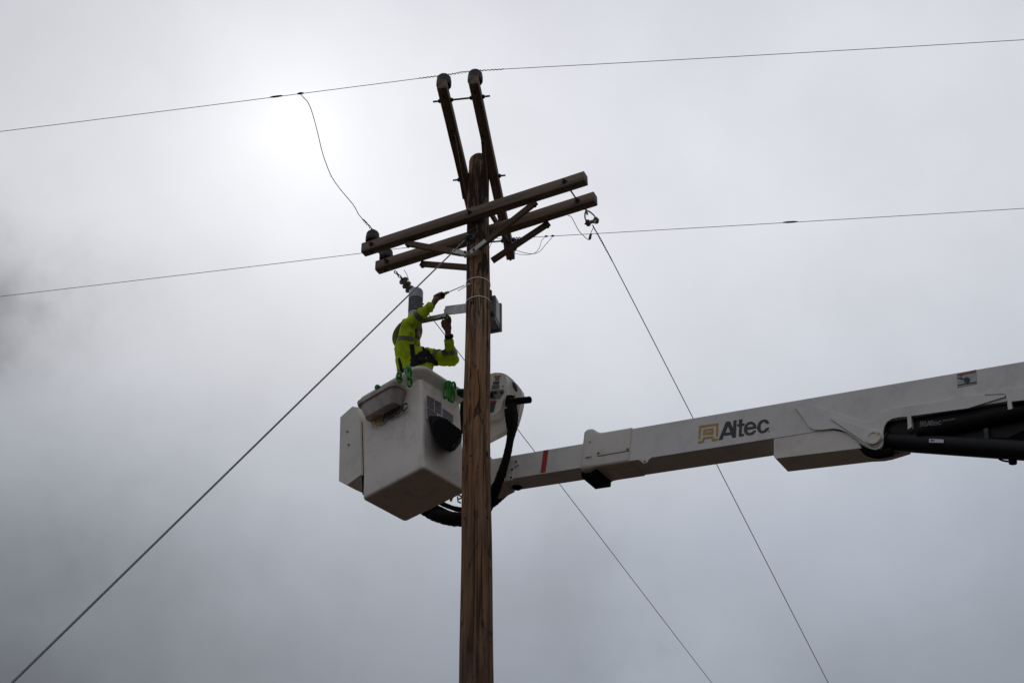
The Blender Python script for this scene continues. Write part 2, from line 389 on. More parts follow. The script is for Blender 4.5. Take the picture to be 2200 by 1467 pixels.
# lower braces with galvanised end straps
def brace(a, b, w=.035, h=.055, tip=True):
    d = (b - a).normalized()
    br = beam('brace', a, b - d * .06, w, h, M_brace, pole, .003)
    if tip:
        y = V((0, 0, 1)).cross(d).normalized(); z = d.cross(y)
        bm = box_bm(-.06, .12, -w / 2 - .004, w / 2 + .004, -h / 2 + .004, h / 2 - .006)
        bo = obj('brace_end_strap', bm, M_galv, br, frame(b - d * .10, d, y, z), .003)
        bm = cyl_bm(b - d * .01 - V((0, .04, 0)), b - d * .01 + V((0, .05, 0)), .011, 6)
        obj('brace_bolt', bm, M_iron, br)
    bm = cyl_bm(a + V((0, 0, .05)) + d * .02, a - V((0, 0, .045)) + d * .02, .009, 6); lathe_bm([(.02, -.006), (.02, .006)], a + d * .02 - V((0, 0, .034)), V((0, 0, 1)), 6, bm)
    obj('brace_bolt', bm, M_iron, br)
zb = ZL - .075
brace(hz(874, 523, zb), hy(1001, 546, PY - .12))
brace(hz(1152, 434, zb), hy(1016, 542, PY - .165))
brace(hz(905, 567, zb), hy(1020, 576, PY + .155), tip=False)
brace(hz(1180, 479, zb), hy(1046, 568, PY + .14), tip=False)

# upper crossarms running away from the camera
AU = 7.2; u_ = azv(AU); v_ = azv(AU + 90); ZU = 11.10
ends = []
for side, (yn, yf) in ((-1, (199, 556)), (1, (190, 558))):
    c = PC + v_ * side * (prad(ZU) + .044); c.z = ZU
    tn = (hp(955 if side < 0 else 1019, yn, c, v_) - c); 
    tN = (hz(948 if side < 0 else 1013, 180 if side < 0 else 171, ZU) - c).dot(u_); tF = (hz(1060 if side < 0 else 1094, yf - 8, ZU) - c).dot(u_)
    A, B = c + u_ * tN, c + u_ * tF
    beam('crossarm', A, B, .09, .115, M_wood, pole, .008, cuts=10, wob=.002)
    ends.append((c, A, B, tN, tF))
cL, cR = ends[0][0], ends[1][0]; gapu = (cR - cL).length
for tt, ex in ((ends[0][3] + .22, .075), (0, .07), (ends[0][4] - .22, .09)):
    p = cL + u_ * tt - v_ * (.045 + ex); Lb = gapu + .09 + 2 * ex
    bolt(p, p + v_ * Lb, .009, nuts=(ex - .012, ex + .09 + .012, Lb - ex - .102, Lb - ex + .012))
zb = ZU - .07
for q, pz in (((973, 285, zb), (1000, 437, PY - .02)), ((1037, 296, zb), (1047, 431, PY - .10)), ((1090, 515, zb), (1050, 452, PY + .10))):
    brace(hz(*q), hy(*pz), .034, .05, tip=False)

# insulators
def insulator(base, s=1.0, h=.17, r=.068):
    t = base
    pr = [(.012, -.14), (.012, .0), (.03, .004), (.036, .008), (.04, .018), (r * .97, .012), (r * 1.04, .022), (r * 1.05, .072), (r * .98, .080), (r * 1.0, .088), (r * .97, .112), (r * .84, .128), (r * .55, .138), (r * .42, .141), (r * .38, .148), (r * .44, .153), (r * .38, .160), (.01, .162)]
    bm = lathe_bm([(a * s, z * s) for a, z in pr], t, V((0, 0, 1)), 28)
    o = obj('insulator', bm, M_porc, pole)
    bm = lathe_bm([(.025, -.003), (.025, .004)], t - V((0, 0, -.003)), V((0, 0, 1)), 8)
    obj('insulator_pin', bm, M_iron, o)
    return base + V((0, 0, .158 * s))
insN = [insulator(e[1] + u_ * .105 + V((0, 0, .0575)), 1.0) for e in ends]
insF = [insulator(e[2] - u_ * .03 + V((0, 0, .0575)), 1.0) for e in ends]
insA = [insulator(A + a_ * .10 + V((0, 0, .0575)), .98) for (c, A, B, tl, tr) in arms]

# guy attachment hardware and small things nailed to the pole
ga = hy(1013, 508, PY - prad(10.2) - .02)
bm = box_bm(-.035, .035, -.012, .02, -.06, .06); bmesh.ops.transform(bm, matrix=Matrix.Translation(ga) @ Matrix.Rotation(.5, 4, 'Y'), verts=bm.verts)
tube_bm([ga + V((-.03, -.03, .03)), ga + V((.03, -.035, .07)), ga + V((.05, -.03, .05))], .01, 6, bm)
tube_bm([ga + V((0, 0, 0)), ga + V((-.02, -.05, -.02)), ga + V((-.04, -.07, -.05)), ga + V((-.03, -.05, -.07)), ga + V((0, -.01, -.05))], .010, 6, bm)
tube_bm([ga + V((.01, 0, -.02)), ga + V((-.06, -.06, -.085))], .012, 6, bm)
obj('guy_plate', bm, M_iron, pole, bevel=0)
for (x, y) in ((1023, 532), (1014, 566), (1043, 575), (1032, 634), (1012, 990), (1030, 345), (999, 1120), (1048, 1118)):
    p = hy(x, y, PY - .02); d = V((p.x - PX, -.1, 0)).normalized(); q = V((PX, PY, p.z)) + V((p.x - PX, -sqrt(max(0, prad(p.z) ** 2 - (p.x - PX) ** 2)), 0))
    obj('nail', lathe_bm([(.009, -.01), (.009, .006), (.004, .008)], q, (q - V((PX, PY, q.z))).normalized(), 6), M_iron, pole)

# ------------------------------------------------------------------ wires
def wire(name, pts, r, m, label, cat='wire', n=6, group=None):
    return tag(obj(name, tube_bm(pts, r, n), m), label, cat, group)
def helix(path, r, w, turns, k=7):
    out = []; N_ = max(2, int(turns * k)); x, y = basis(path[-1] - path[0])
    for i in range(N_ + 1):
        t = i / N_; p = path[0].lerp(path[-1], t); a = 2 * pi * turns * t
        out.append(p + (x * cos(a) + y * sin(a)) * r * (.7 + .6 * random.random()))
    return tube_bm(out, w, 5)
# near main line over the two near insulators
pL, pR = insN[0], insN[1]
l0 = hz(0, 283, pL.z - .02); r0 = hz(2200, 86, pR.z - .02)
far_l = pL + (l0 - pL) * 6; far_l.z = pL.z - .4 ; far_r = pR + (r0 - pR) * 6; far_r.z = pR.z - .4
def line_pts(pl, pr_, lq, rq, n=3):   # lq, rq: where the line leaves the frame; kept exactly, then carried on with a gentle rise
    A = [pl + (lq - pl) * t for t in (6, 4, 2.5, 1.6, 1.0, .6, .3)]
    for i, t in enumerate((6, 4, 2.5, 1.6, 1.0, .6, .3)): A[i].z += .02 * (t - 1) * t
    B = [pr_ + (rq - pr_) * t for t in (.3, .6, 1.0, 1.6, 2.5, 4, 6)]
    for i, t in enumerate((.3, .6, 1.0, 1.6, 2.5, 4, 6)): B[i].z += .02 * (t - 1) * t
    return smooth_path(A + [pl, pr_] + B, 4)
near_pts = line_pts(pL, pR, l0, r0)
nw = thing('overhead_wire', pL, 'upper overhead wire crossing the whole sky on top of the two nearest insulators', 'wire', 'line wires crossing the pole')
obj('conductor', tube_bm(near_pts, .0031, 6), M_wire, nw)
dl = (l0 - pL).normalized(); dr = (r0 - pR).normalized()
for a, b in ((pL + dl * .24, pL + dl * .02), (pL, pR), (pR, pR + dr * .27)):
    obj('tie_wire', helix([a, b], .0065, .0026, (b - a).length / .035), M_dwire, nw)
for x0, x1 in ((580, 606), ):
    q0, q1 = hp(x0, 215.5, pL, dl.cross(V((0, 0, 1)))), hp(x1, 212, pL, dl.cross(V((0, 0, 1))))
    t0 = (q0 - pL).length; t1 = (q1 - pL).length
    obj('splice_sleeve', tube_bm([pL + dl * t0, pL + dl * (t0 * .7 + t1 * .3), pL + dl * (t0 * .3 + t1 * .7), pL + dl * t1], [.006, .0095, .0095, .006], 8), M_dwire, nw)
# far main line
pR2 = insF[1]; pL2 = insF[0]
l2 = hp(0, 637, pL2, (l0 - pL).cross(V((0, 0, 1)))); r2 = hp(2200, 448, pR2, (r0 - pR).cross(V((0, 0, 1))))
fw_ = thing('overhead_wire', pL2, 'lower overhead wire passing behind the pole and crossarms', 'wire', 'line wires crossing the pole')
obj('conductor', tube_bm(line_pts(pL2, pR2, l2, r2), .0032, 6), M_wire, fw_)
d2 = (r2 - pR2).normalized()
def at2(x):
    lo_, hi_ = 0, 12
    for _ in range(40):
        mid = (lo_ + hi_) / 2; v = pR2 + d2 * mid - CAM; xx = 1100 + F * v.dot(RT) / v.dot(FW)
        if xx < x: lo_ = mid
        else: hi_ = mid
    return pR2 + d2 * lo_
obj('splice_sleeve', tube_bm([at2(1682), at2(1690), at2(1705), at2(1714)], [.005, .010, .010, .005], 8), M_dwire, fw_)
for x in (1173, 1187): obj('wire_clamp', tube_bm([at2(x - 3), at2(x), at2(x + 4)], [.006, .013, .006], 6), M_dwire, fw_)
obj('tie_wire', helix([pR2, pR2 + d2 * .12], .010, .0034, 4), M_dwire, fw_)
# loops hanging under the far insulators
def pxpath(P, Ya, Yb): return smooth_path([hy(x, y, Ya + (Yb - Ya) * i / (len(P) - 1)) for i, (x, y) in enumerate(P)], 5)
q = at2(1187)
w_ = thing('jumper_wire', hy(1140, 545, pR2.y), 'pair of thin jumper loops drooping under the lower line wire right of the pole', 'wire')
obj('loop', tube_bm(pxpath([(1098, 533), (1112, 539), (1140, 545.5), (1158, 541), (1172, 526), (q and 1186, 510)], pR2.y - .05, q.y), .0032, 5), M_dwire, w_)
q = at2(1173)
obj('loop', tube_bm(pxpath([(1100, 540), (1112, 546), (1135, 547), (1150, 543), (1160, 530), (1163, 518), (1170, 510)], pR2.y - .05, q.y), .0028, 5), M_dwire, w_)
wire('jumper_wire', pxpath([(1049, 540), (1054, 526), (1062, 515), (1069, 510)], 10.85, 11.3), .003, M_dwire, 'short thin wire rising from the right edge of the pole between the crossarms')
# jumper from the near line down to the insulator on the near crossarm end
q0 = pL + dl * ((hp(645, 207, pL, dl.cross(V((0, 0, 1)))) - pL).length); q1 = insA[0]
JP = [(645, 208), (652, 210), (660, 218), (667, 232), (675, 257), (684, 292), (691, 322), (700, 350), (711, 377), (725, 399), (742, 420), (758, 439), (766, 452), (770, 460), (780, 472), (790, 482), (799, 492)]
P3 = [hy(x, y, q0.y + (q1.y - q0.y) * i / (len(JP) - 1)) for i, (x, y) in enumerate(JP)]; P3[0] = q0; P3.append(q1)
jw = thing('jumper_wire', q0, 'wavy jumper wire falling from the upper line wire to the nearest crossarm insulator', 'wire')
obj('conductor', tube_bm(smooth_path(P3, 5), .0042, 6), M_wire, jw)
obj('wire_clamp', tube_bm([q0 - dl * .03, q0, q0 + dl * .03], [.007, .013, .007], 6), M_dwire, jw)
obj('tie_wire', helix([P3[-4], P3[-1]], .009, .004, 7), M_dwire, jw)
# left dead-end string and its tap wire
TA = 24
s0 = cB + a_ * (arms[1][3] + .17); s0 = V((s0.x, s0.y, ZL - .0575)) 
s0 = hz(848, 583, ZL - .06); s1 = hz(865, 600, ZL - .16); s2 = hz(884, 627, ZL - .20)
ist = thing('insulator_string', s0, 'grey brown insulator string hanging from the left end of the rear crossarm', 'insulator')
dch = (s1 - s0).normalized()
bm = bmesh.new(); 
for i in range(4):
    c = s0.lerp(s1, (i + .5) / 4); x, y = basis(dch); w = x if i % 2 else y
    tube_bm([c + dch * (.020 * cos(a)) + w * (.012 * sin(a)) for a in [2 * pi * k / 10 for k in range(10)]], .0055, 6, bm, closed=True)
obj('shackle', bm, M_iron, ist)
Ls = (s2 - s1).length; pr = []
for i in range(3):
    z = i * Ls / 3; k = Ls / 3
    pr += [(.022, z), (.038, z + .10 * k), (.048, z + .25 * k), (.050, z + .42 * k), (.038, z + .55 * k), (.03, z + .62 * k), (.03, z + .98 * k)]
obj('insulator_discs', lathe_bm(pr, s1, s2 - s1, 24), M_poly, ist)
t1 = hv(1195, 1030, s2, TA); t2 = hv(1530, 1467, s2, TA)
tw = smooth_path([s2, hv(995, 770, s2, TA), t1, t2, t2 + (t2 - t1) * 1.2 + V((0, 0, .08)), t2 + (t2 - t1) * 4 + V((0, 0, 1.2))], 6)
wire('tap_wire', tw, .0046, M_dwire, 'thin dark wire running from the insulator string down behind the bucket and boom')
wire('jumper_wire', pxpath([(868, 580), (873, 588), (877, 598), (880, 612)], 11.2, 11.1), .003, M_dwire, 'short wire from the rear crossarm down to the insulator string')
# right dead-end clevis and wire
c0 = hz(1258, 455, ZL - .07)
cl = thing('clevis', c0, 'galvanised clevis with spool insulator hanging under the right end of the rear crossarm', 'clevis')
def cy(x, y, dY=0): return hy(x, y, c0.y + dY)
bm = tube_bm(smooth_path([cy(1276, 480), cy(1281, 472), cy(1277, 464), cy(1268, 456), cy(1260, 453), cy(1257, 459), cy(1257, 468), cy(1261, 479)], 4), .0075, 8)
tube_bm([cy(1258, 448), cy(1262, 461)], .010, 8, bm)
obj('clevis_strap', bm, M_galv, cl)
sp0, sp1 = cy(1261, 480, -.02), cy(1283, 473, .02); L_ = (sp1 - sp0).length
obj('spool', lathe_bm([(.02, 0), (.034, .008), (.034, .02), (.018, .03), (.018, L_ - .03), (.034, L_ - .02), (.034, L_ - .008), (.02, L_)], sp0, sp1 - sp0, 16), M_poly, cl)
obj('clevis_pin', cyl_bm(sp0 - (sp1 - sp0) * .2, sp1 + (sp1 - sp0) * .15, .008, 8), M_iron, cl)
e0 = cy(1273, 484)
k1 = hv(1490, 900, e0, TA); k2 = hv(1780, 1467, e0, TA)
kk = smooth_path([e0, hv(1315, 560, e0, TA), k1, k2, k2 + (k2 - k1) * 1.2 + V((0, 0, .08)), k2 + (k2 - k1) * 4 + V((0, 0, 1.2))], 6)
rw = thing('tap_wire', e0, 'thin dark wire running from the right clevis down to the right past the boom', 'wire')
obj('conductor', tube_bm(kk, .0046, 6), M_dwire, rw)
obj('grip_wrap', helix([e0, hv(1315, 560, e0, TA)], .0035, .0048, 16, 6), M_dwire, rw)
pj = pxpath([(1220, 463), (1227, 466), (1234, 478), (1243, 495), (1254, 507), (1264, 515), (1268, 513), (1269, 502), (1275, 489)], c0.y + .02, c0.y)
rj = thing('jumper_wire', pj[0], 'thin looping wire with a grey connector beside the right clevis', 'wire')
obj('conductor', tube_bm(pj, .0032, 6), M_dwire, rj)
obj('connector', tube_bm([cy(1266, 515), cy(1267, 513), cy(1269, 504), cy(1270, 502)], [.006, .013, .013, .006], 8), M_iron, rj)
# guy wire to the ground
g0 = ga + V((-.05, -.05, -.075))
gd = (hv(25, 1467, g0, 25) - g0).normalized(); gend = g0 + gd * ((g0.z) / -gd.z)
gw = thing('guy_wire', gend, 'taut steel guy wire slanting from the pole down to the lower left', 'wire')
obj('strand', tube_bm([g0, gend], .0068, 8), M_steelwire, gw)
obj('grip_wrap', helix([g0, g0 + gd * .62], .0028, .0050, 16, 7), M_steelwire, gw)

# ------------------------------------------------------------------ gear strapped to the pole
def ring_tie(y, rot, tail, label):
    z = hy(1026, y, PY).z; r = prad(z) + .002
    c = V((PX + .006 * sin(z * 1.1) + .004 * sin(z * 2.7 + 1), PY + .005 * cos(z * .9), z)); o = thing('cable_tie', c, label, 'cable tie')
    bm = bmesh.new(); n = 48; up = V((rot, 0, 1)).normalized()
    x = V((1, 0, -rot)).normalized(); y_ = V((0, 1, 0)); R0 = []
    for k in range(n):
        a = 2 * pi * k / n; d = x * cos(a) + y_ * sin(a)
        R0.append([bm.verts.new(c + d * (r + dr_) + up * h) for dr_, h in ((0, -.004), (.003, -.004), (.003, .004), (0, .004))])
    for k in range(n):
        A, B = R0[k], R0[(k + 1) % n]
        for j in range(4): bm.faces.new((A[j], A[(j + 1) % 4], B[(j + 1) % 4], B[j]))
    obj('tie_band', bm, M_tie, o)
    (x0, y0), (x1, y1), hd = tail
    a = hy(x0, y0, PY - .06); b = hy(x1, y1, PY - .14)
    beam('tie_tail', a, b, .003, .007, M_tie, o, 0)
    h = hy(hd[0], hd[1], PY - r * .93); bm = box_bm(-.011, .011, -.009, .009, -.007, .007)
    obj('tie_head', bm, M_tie if hd[2] else M_iron, o, Matrix.Translation(h) @ Matrix.Rotation(-.5, 4, 'Y'), .002)
ring_tie(612.5, 0.02, ((1003, 614), (984, 625), (1007, 611, 1)), 'upper white cable tie around the pole at the screwdriver tip')
ring_tie(653, -.03, ((1001, 654), (992, 665), (1012, 649, 0)), 'lower white cable tie around the pole beside the worker')

br = thing('mounting_bracket', hy(980, 665, PY - .02), 'galvanised steel bracket arm sticking out left from the pole above the worker', 'bracket')
pa, pb = hy(955, 668, PY + .12), hy(1012, 661, PY - .0); 
ax = (pb - pa).normalized(); yy = V((0, 0, 1)).cross(ax).normalized(); zz = ax.cross(yy)
Lp = (pb - pa).length
bm = box_bm(0, Lp, -.004, .004, -.050, .052); box_bm(0, Lp, .0042, .02, .046, .052, bm)
obj('bracket_plate', bm, M_galv, br, frame(pa, ax, yy, zz))
ca, cb_ = hy(960, 678, PY + .10), hy(886, 693, PY + .34)
ax2 = (cb_ - ca).normalized(); yy = V((0, 0, 1)).cross(ax2).normalized(); zz = ax2.cross(yy); Lc = (cb_ - ca).length
bm = box_bm(0, Lc, -.018, -.014, -.020, .020); box_bm(0, Lc, .014, .018, -.020, .020, bm); box_bm(0, Lc, -.0138, .0138, .016, .020, bm)
obj('channel_arm', bm, M_galv, br, frame(ca, ax2, yy, zz))
obj('bolt', cyl_bm(hy(949, 682, PY + .03), hy(947, 683, PY + .16), .011, 6), M_iron, br)
obj('bolt', cyl_bm(hy(954.6, 666, PY + .02), hy(954.8, 667, PY + .1), .006, 6), M_iron, br)
# ribbed cylinder on the bracket
ct, cbm = hy(894, 624, PY + .32), None
rb = thing('ribbed_cylinder', hy(894, 700, PY + .32), 'pale grey upright cylinder with dark ribs standing on the bracket left of the pole', 'cylinder')
zt = ct.z; zbm = hy(893, 700, PY + .32).z; X_, Y_ = ct.x, ct.y
H = zt - zbm; r = .070
def cz(y): return hy(893, y + 6, PY + .32).z - zbm
obj('housing', lathe_bm([(.04, 0), (r * .98, .006), (r * .98, cz(668)), (r * .80, cz(667.4)), (r * .80, cz(638)), (r, cz(637.5)), (r, H - .03), (r * .95, H - .012), (r * .8, H), (.02, H + .004)], V((X_, Y_, zbm)), V((0, 0, 1)), 32), M_sens, rb)
for i in range(7):
    z0 = cz(664.5 - i * 4.1); z1 = z0 + .0078
    obj('rib', lathe_bm([(r * .8, z0 - .001), (r * .97, z0), (r, z0 + .004), (r, z1 - .004), (r * .97, z1), (r * .8, z1 + .001)], V((X_, Y_, zbm)), V((0, 0, 1)), 32), M_sens, rb)
obj('core', lathe_bm([(r * .90, cz(667.0)), (r * .90, cz(638.2))], V((X_, Y_, zbm)), V((0, 0, 1)), 32), M_gap, rb)
obj('side_stud', cyl_bm(V((X_ + r, Y_ - .01, zbm + cz(649))), V((X_ + r + .012, Y_ - .01, zbm + cz(649))), .008, 8), M_iron, rb)

# equipment box behind the pole
bx = hy(1064, 660, PY + .16); ztop = hy(1064, 634, PY + .16).z; zbot = hy(1064, 688, PY + .16).z
eb = thing('equipment_box', V((bx.x - .1, bx.y, zbot)), 'grey metal equipment box mounted high behind the right side of the pole', 'box')
e1 = azv(16); e2 = azv(106); Lw = .26
bm = box_bm(-Lw, 0, 0, .145, 0, ztop - zbot)
Mb = frame(V((bx.x, bx.y, zbot)), e2, e1, V((0, 0, 1)))
obj('box_body', bm, M_boxg, eb, Mb, .008)
bm = box_bm(-Lw - .012, .014, .149, .178, -.014, ztop - zbot + .012)
obj('box_door', bm, M_boxg, eb, Mb, .006)
bm = box_bm(.0022, .0052, .02, .138, .05, ztop - zbot - .02); obj('sky_lit_side', bm, M_boxlit, eb, Mb)  # paler colour puts the sky light onto the box's right side
bm = box_bm(-.055, -.03, -.03, -.002, ztop - zbot - .05, ztop - zbot + .05); obj('mounting_lug', bm, M_iron, eb, Mb, .004)
bm = cyl_bm(Mb @ V((-.03, -.03, .07)), Mb @ V((-.03, .0, .07)), .018, 8); obj('cable_gland', bm, M_iron, eb)

# ------------------------------------------------------------------ bucket lift
lift = thing('bucket_lift', hy(2100, 900, 9.0), 'white telescopic aerial lift boom carrying a fibreglass bucket beside the pole', 'aerial lift')
ZB, ZT = 7.82, 8.90
nb = hz(910, 1003, ZB); lb = hz(777, 1072, ZB)
E1 = (lb - nb).normalized(); E2 = V((-E1.y, E1.x, 0)); E2 = E2 if E2.y > 0 and E2.x > 0 else -E2
E2 = (E2 + E1 * .08).normalized()
n_t = hz(903, 780, ZT); 
W1B = (lb - nb).length; W2B = .57; W1T = .885; W2T = .67
def rrect(o, w1, w2, z, r, inset=0, seg=5):
    o = o + E1 * inset + E2 * inset; w1 -= 2 * inset; w2 -= 2 * inset; r = max(.004, r - inset)
    pts = []
    for (cx, cy_, a0) in ((r, r, 180), (w1 - r, r, 270), (w1 - r, w2 - r, 0), (r, w2 - r, 90)):
        for k in range(seg + 1):
            a = radians(a0 + 90 * k / seg); pts.append((cx + r * cos(a), cy_ + r * sin(a)))
    return [V((o.x, o.y, z)) + E1 * p + E2 * q for p, q in pts]
def bk(t):            # outer wall corner and size, t from 0 (bottom) to 1 (top)
    o = nb.lerp(n_t, t); o = V((o.x, o.y, 0)); ins = .055 * t
    return o + (E1 + E2) * ins, W1B + (W1T - 2 * .055 - W1B) * t, W2B + (W2T - 2 * .055 - W2B) * t
loops = []
def addloop(t, z, inset, r=.034):
    o, w1, w2 = bk(t); loops.append(rrect(o, w1, w2, z, r, inset))
HB = ZT - ZB
for ins, dz in ((.035, -.006), (.020, -.004), (.009, .002), (.003, .012), (0, .026)): addloop(dz / HB, ZB + dz, ins, .042)
for t in (.15, .35, .6, .8, .885): addloop(t, ZB + HB * t, .004)
for ins, t in ((-.002, .897), (-.012, .906), (-.052, .955), (-.062, .966), (-.066, .976), (-.066, .992), (-.056, 1.003), (-.012, 1.006), (.004, 1.0), (.014, .985)): addloop(t, ZB + HB * t, ins, .06)
for t in (.9, .5, .06): addloop(t, ZB + HB * t, .018)
bm = bmesh.new(); rings = [[bm.verts.new(p) for p in lp] for lp in loops]
for A, B in zip(rings, rings[1:]):
    n = len(A)
    for k in range(n): bm.faces.new((A[k], A[(k + 1) % n], B[(k + 1) % n], B[k]))
bm.faces.new(rings[0]); bm.faces.new(rings[-1])
bucket = obj('bucket', bm, M_fib, lift, sharp=50)
FN1 = -E2; FN2 = -E1        # outward normals: large left face, narrow right face
def on1(x, y, off=0):       # on the large left face
    P = nb.lerp(n_t, .5); P = P + (E1 + E2) * .010; n = (E1.cross(nb - n_t)).normalized(); n = n if n.dot(FN1) > 0 else -n
    return hp(x, y, P + n * off, n)
def nrm1():
    n = (E1.cross(nb + V((0, 0, 0)) - (n_t + (E1 + E2) * .02))).normalized(); return n if n.dot(FN1) > 0 else -n
def nrm2():
    n = (E2.cross(nb - (n_t + (E1 + E2) * .02))).normalized(); return n if n.dot(FN2) > 0 else -n
N1, N2 = nrm1(), nrm2()
def on1(x, y, off=0): return hp(x, y, nb + N1 * off, N1)
def on2(x, y, off=0): return hp(x, y, nb + N2 * off, N2)
# shallow moulded ribs: corner reinforcement seen on the photo
# decals on the narrow face
flat('decal_backing', [[on2(*p) for p in ((916, 847.5), (949.5, 864.5), (949.5, 875), (974, 890.5), (974, 908), (949.5, 905), (938, 903), (916, 898))]], on2(930, 870), N2, M_whited, bucket)
for q in (((917, 849), (932, 857), (932, 883), (917, 873)), ((934, 859), (948, 866), (948, 892), (934, 884)), ((917, 875), (938, 888), (938, 901), (918, 896)), ((951, 877), (973, 892), (973, 907), (951, 903))):
    o = flat('warning_decal', [[on2(*p, .003) for p in q]], on2(*q[0], .003), N2, M_greyd, bucket)
    (x0, y0), (x1, y1) = q[0], q[1]
    flat('decal_header', [[on2(x0, y0, .006), on2(x1, y1, .006), on2(x1, y1 + 2.4, .006), on2(x0, y0 + 2.4, .006)]], on2(x0, y0, .006), N2, M_reddull, bucket)
# logo outline, drawn once and laid on several surfaces
LOGO_O = [[(230, 690), (240, 400), (255, 382), (280, 374), (700, 315), (690, 620), (640, 626), (646, 368), (292, 420), (272, 686)],
          [(330, 597), (341, 462), (585, 428), (583, 577)], [(388, 532), (394, 502), (532, 480), (530, 512)],
          [(215, 795), (225, 745), (310, 732), (332, 655), (575, 615), (598, 680), (686, 670), (680, 722), (545, 742), (525, 668), (372, 690), (355, 768)]]
LOGO_A = [[(705, 712), (880, 285), (975, 275), (1047, 440), (1058, 255), (1130, 245), (1112, 650), (1028, 660), (1003, 590), (822, 613), (797, 700)], [(925, 385), (866, 545), (984, 528)],
          [(1187, 235), (1268, 224), (1263, 328), (1318, 320), (1314, 370), (1260, 378), (1250, 570), (1304, 572), (1300, 622), (1184, 632), (1192, 388), (1142, 392), (1148, 342), (1186, 337)],
          [(1600, 437), (1592, 365), (1552, 305), (1482, 281), (1400, 296), (1332, 360), (1300, 450), (1312, 540), (1362, 592), (1432, 605), (1512, 585), (1570, 532), (1592, 487), (1526, 500), (1490, 535), (1437, 550), (1392, 530), (1374, 474)], [(1376, 420), (1402, 362), (1458, 335), (1508, 350), (1528, 396)],
          [(1905, 320), (1880, 260), (1820, 229), (1750, 233), (1672, 275), (1627, 350), (1611, 430), (1632, 500), (1682, 545), (1742, 552), (1820, 525), (1880, 470), (1902, 420), (1827, 430), (1790, 480), (1747, 500), (1707, 480), (1694, 430), (1702, 350), (1740, 297), (1785, 285), (1825, 330)]]
def logo(fn, P, n, parent, m1, m2, tf=lambda x, y: (1480 + x / 11, 880 + y / 11)):
    flat('emblem', [[fn(*tf(*p)) for p in lp] for lp in LOGO_O], P, n, m1, parent)
    flat('lettering', [[fn(*tf(*p)) for p in lp] for lp in LOGO_A], P, n, m2, parent)
def tf_b(x, y):
    v = (712 - .155 * (x - 705)) - y; X = 490 + (x - 215) * .3935; Y = 1092 - (X - 490) * .50 - v * .46
    return 740 + X / 8.46, 790 + Y / 8.46
logo(on1, on1(830, 900), N1, bucket, M_orange, M_logo, tf_b)

# side tool box of the bucket (flat white board left of it)
def onp(x, y): return hp(x, y, lb + E2 * .10 + E1 * .02, N1)
poly = [onp(*p) for p in ((731, 896), (757, 873), (769, 875), (773, 905), (776, 1019), (746, 1041), (728, 1033))]
sb = obj('side_board', prism_bm(poly, E2 * .21), M_cover, lift, bevel=.008)
for (x, y) in ((747, 927), (749.5, 955)):
    obj('bolt', lathe_bm([(.012, 0), (.012, .008), (.006, .012)], onp(x, y) - E2 * .002, -E2, 8), M_brass, sb)
obj('dark_gap_strip', cyl_bm(onp(770, 905) + E2 * .03 + E1 * -.012, onp(774, 1060) + E2 * .03 + E1 * -.012, .010, 8), M_black, lift)  # black strip along the dark gap between board and bucket

# boom
AB = 122.0
P0 = hy(1358, 921, 10.5)
best = None
for i in range(200):
    e = radians(-2 - i * .08); d = V((azv(AB).x * cos(e), azv(AB).y * cos(e), sin(e)))
    p, q = P0 - CAM, P0 + d * 2 - CAM
    x0, y0 = p.dot(RT) / p.dot(FW), -p.dot(UP) / p.dot(FW); x1, y1 = q.dot(RT) / q.dot(FW), -q.dot(UP) / q.dot(FW)
    s = (y1 - y0) / (x1 - x0)
    if best is None or abs(s + .1715) < best[0]: best = (abs(s + .1715), d)
BD = best[1]; BN = V((-azv(AB).y, azv(AB).x, 0)).normalized(); BN = BN if BN.y > 0 else -BN   # BN away from the viewer
BU = BN.cross(BD); BU = BU if BU.z > 0 else -BU
BF = -BN
def onb(x, y, off=0): return hp(x, y, P0 + BF * off, BN)       # on the boom's side plane, off metres proud of it
def bt(p): return (p - P0).dot(BD), (p - P0).dot(BU)
def seg(name, x0, x1t, top, hgt, off, wid, m, ext=0, bevel=.012, parent=lift, back=0):
    """box of the boom: from pixel x0 to x1 measured on its top edge line; top = offset of the top edge along BU"""
    t0, _ = bt(onb(*x0, off)); t1, _ = bt(onb(*x1t, off))
    t1 += ext; t0 -= back
    bm = box_bm(t0, t1, -off, -off + wid, top - hgt, top)
    return obj(name, bm, m, parent, frame(P0, BD, BN, BU), bevel)
hO = -bt(onb(1352, 990))[1]; 
WO = .285
outer = seg('outer_boom', (1352, 923), (2200, 778), 0, hO, 0, WO, M_boom, ext=3.2, bevel=.010)
topi = bt(onb(1253, 953, -.03))[1]; hI = topi - bt(onb(1249, 1004, -.03))[1]
inner = seg('inner_boom', (1076, 984), (1400, 930), topi, hI, -.03, WO - .06, M_boom, bevel=.010, back=.42)
# elbow casting swelling under the boom tip
bm = prism_bm([onb(*p, -.018) for p in ((1030, 1000), (1098, 987), (1112, 989), (1114, 996), (1108, 1001), (1103, 1003), (1101, 1030), (1030, 1046))], BN * .012)
obj('tip_plate', bm, M_cover, inner, bevel=.003)
bm = prism_bm([onb(*p, -.032) for p in ((1010, 1040), (1080, 1030), (1078, 1036), (1050, 1050), (1010, 1058))], BN * (WO - .07)); 
obj('tip_casting', bm, M_cover, inner, bevel=.008)
obj('bolt', lathe_bm([(.011, 0), (.011, .006), (.005, .01)], onb(1109, 990, -.016), BF, 8), M_brass, inner)
for (x, y) in ((1100, 1008), (1098, 1025)): flat('slot', [[onb(x - 2, y - 1.5, -.016), onb(x + 2.5, y - 1.5, -.016), onb(x + 2.5, y + 1.5, -.016), onb(x - 2, y + 1.5, -.016)]], onb(x, y, -.016), BF, M_logo, inner)
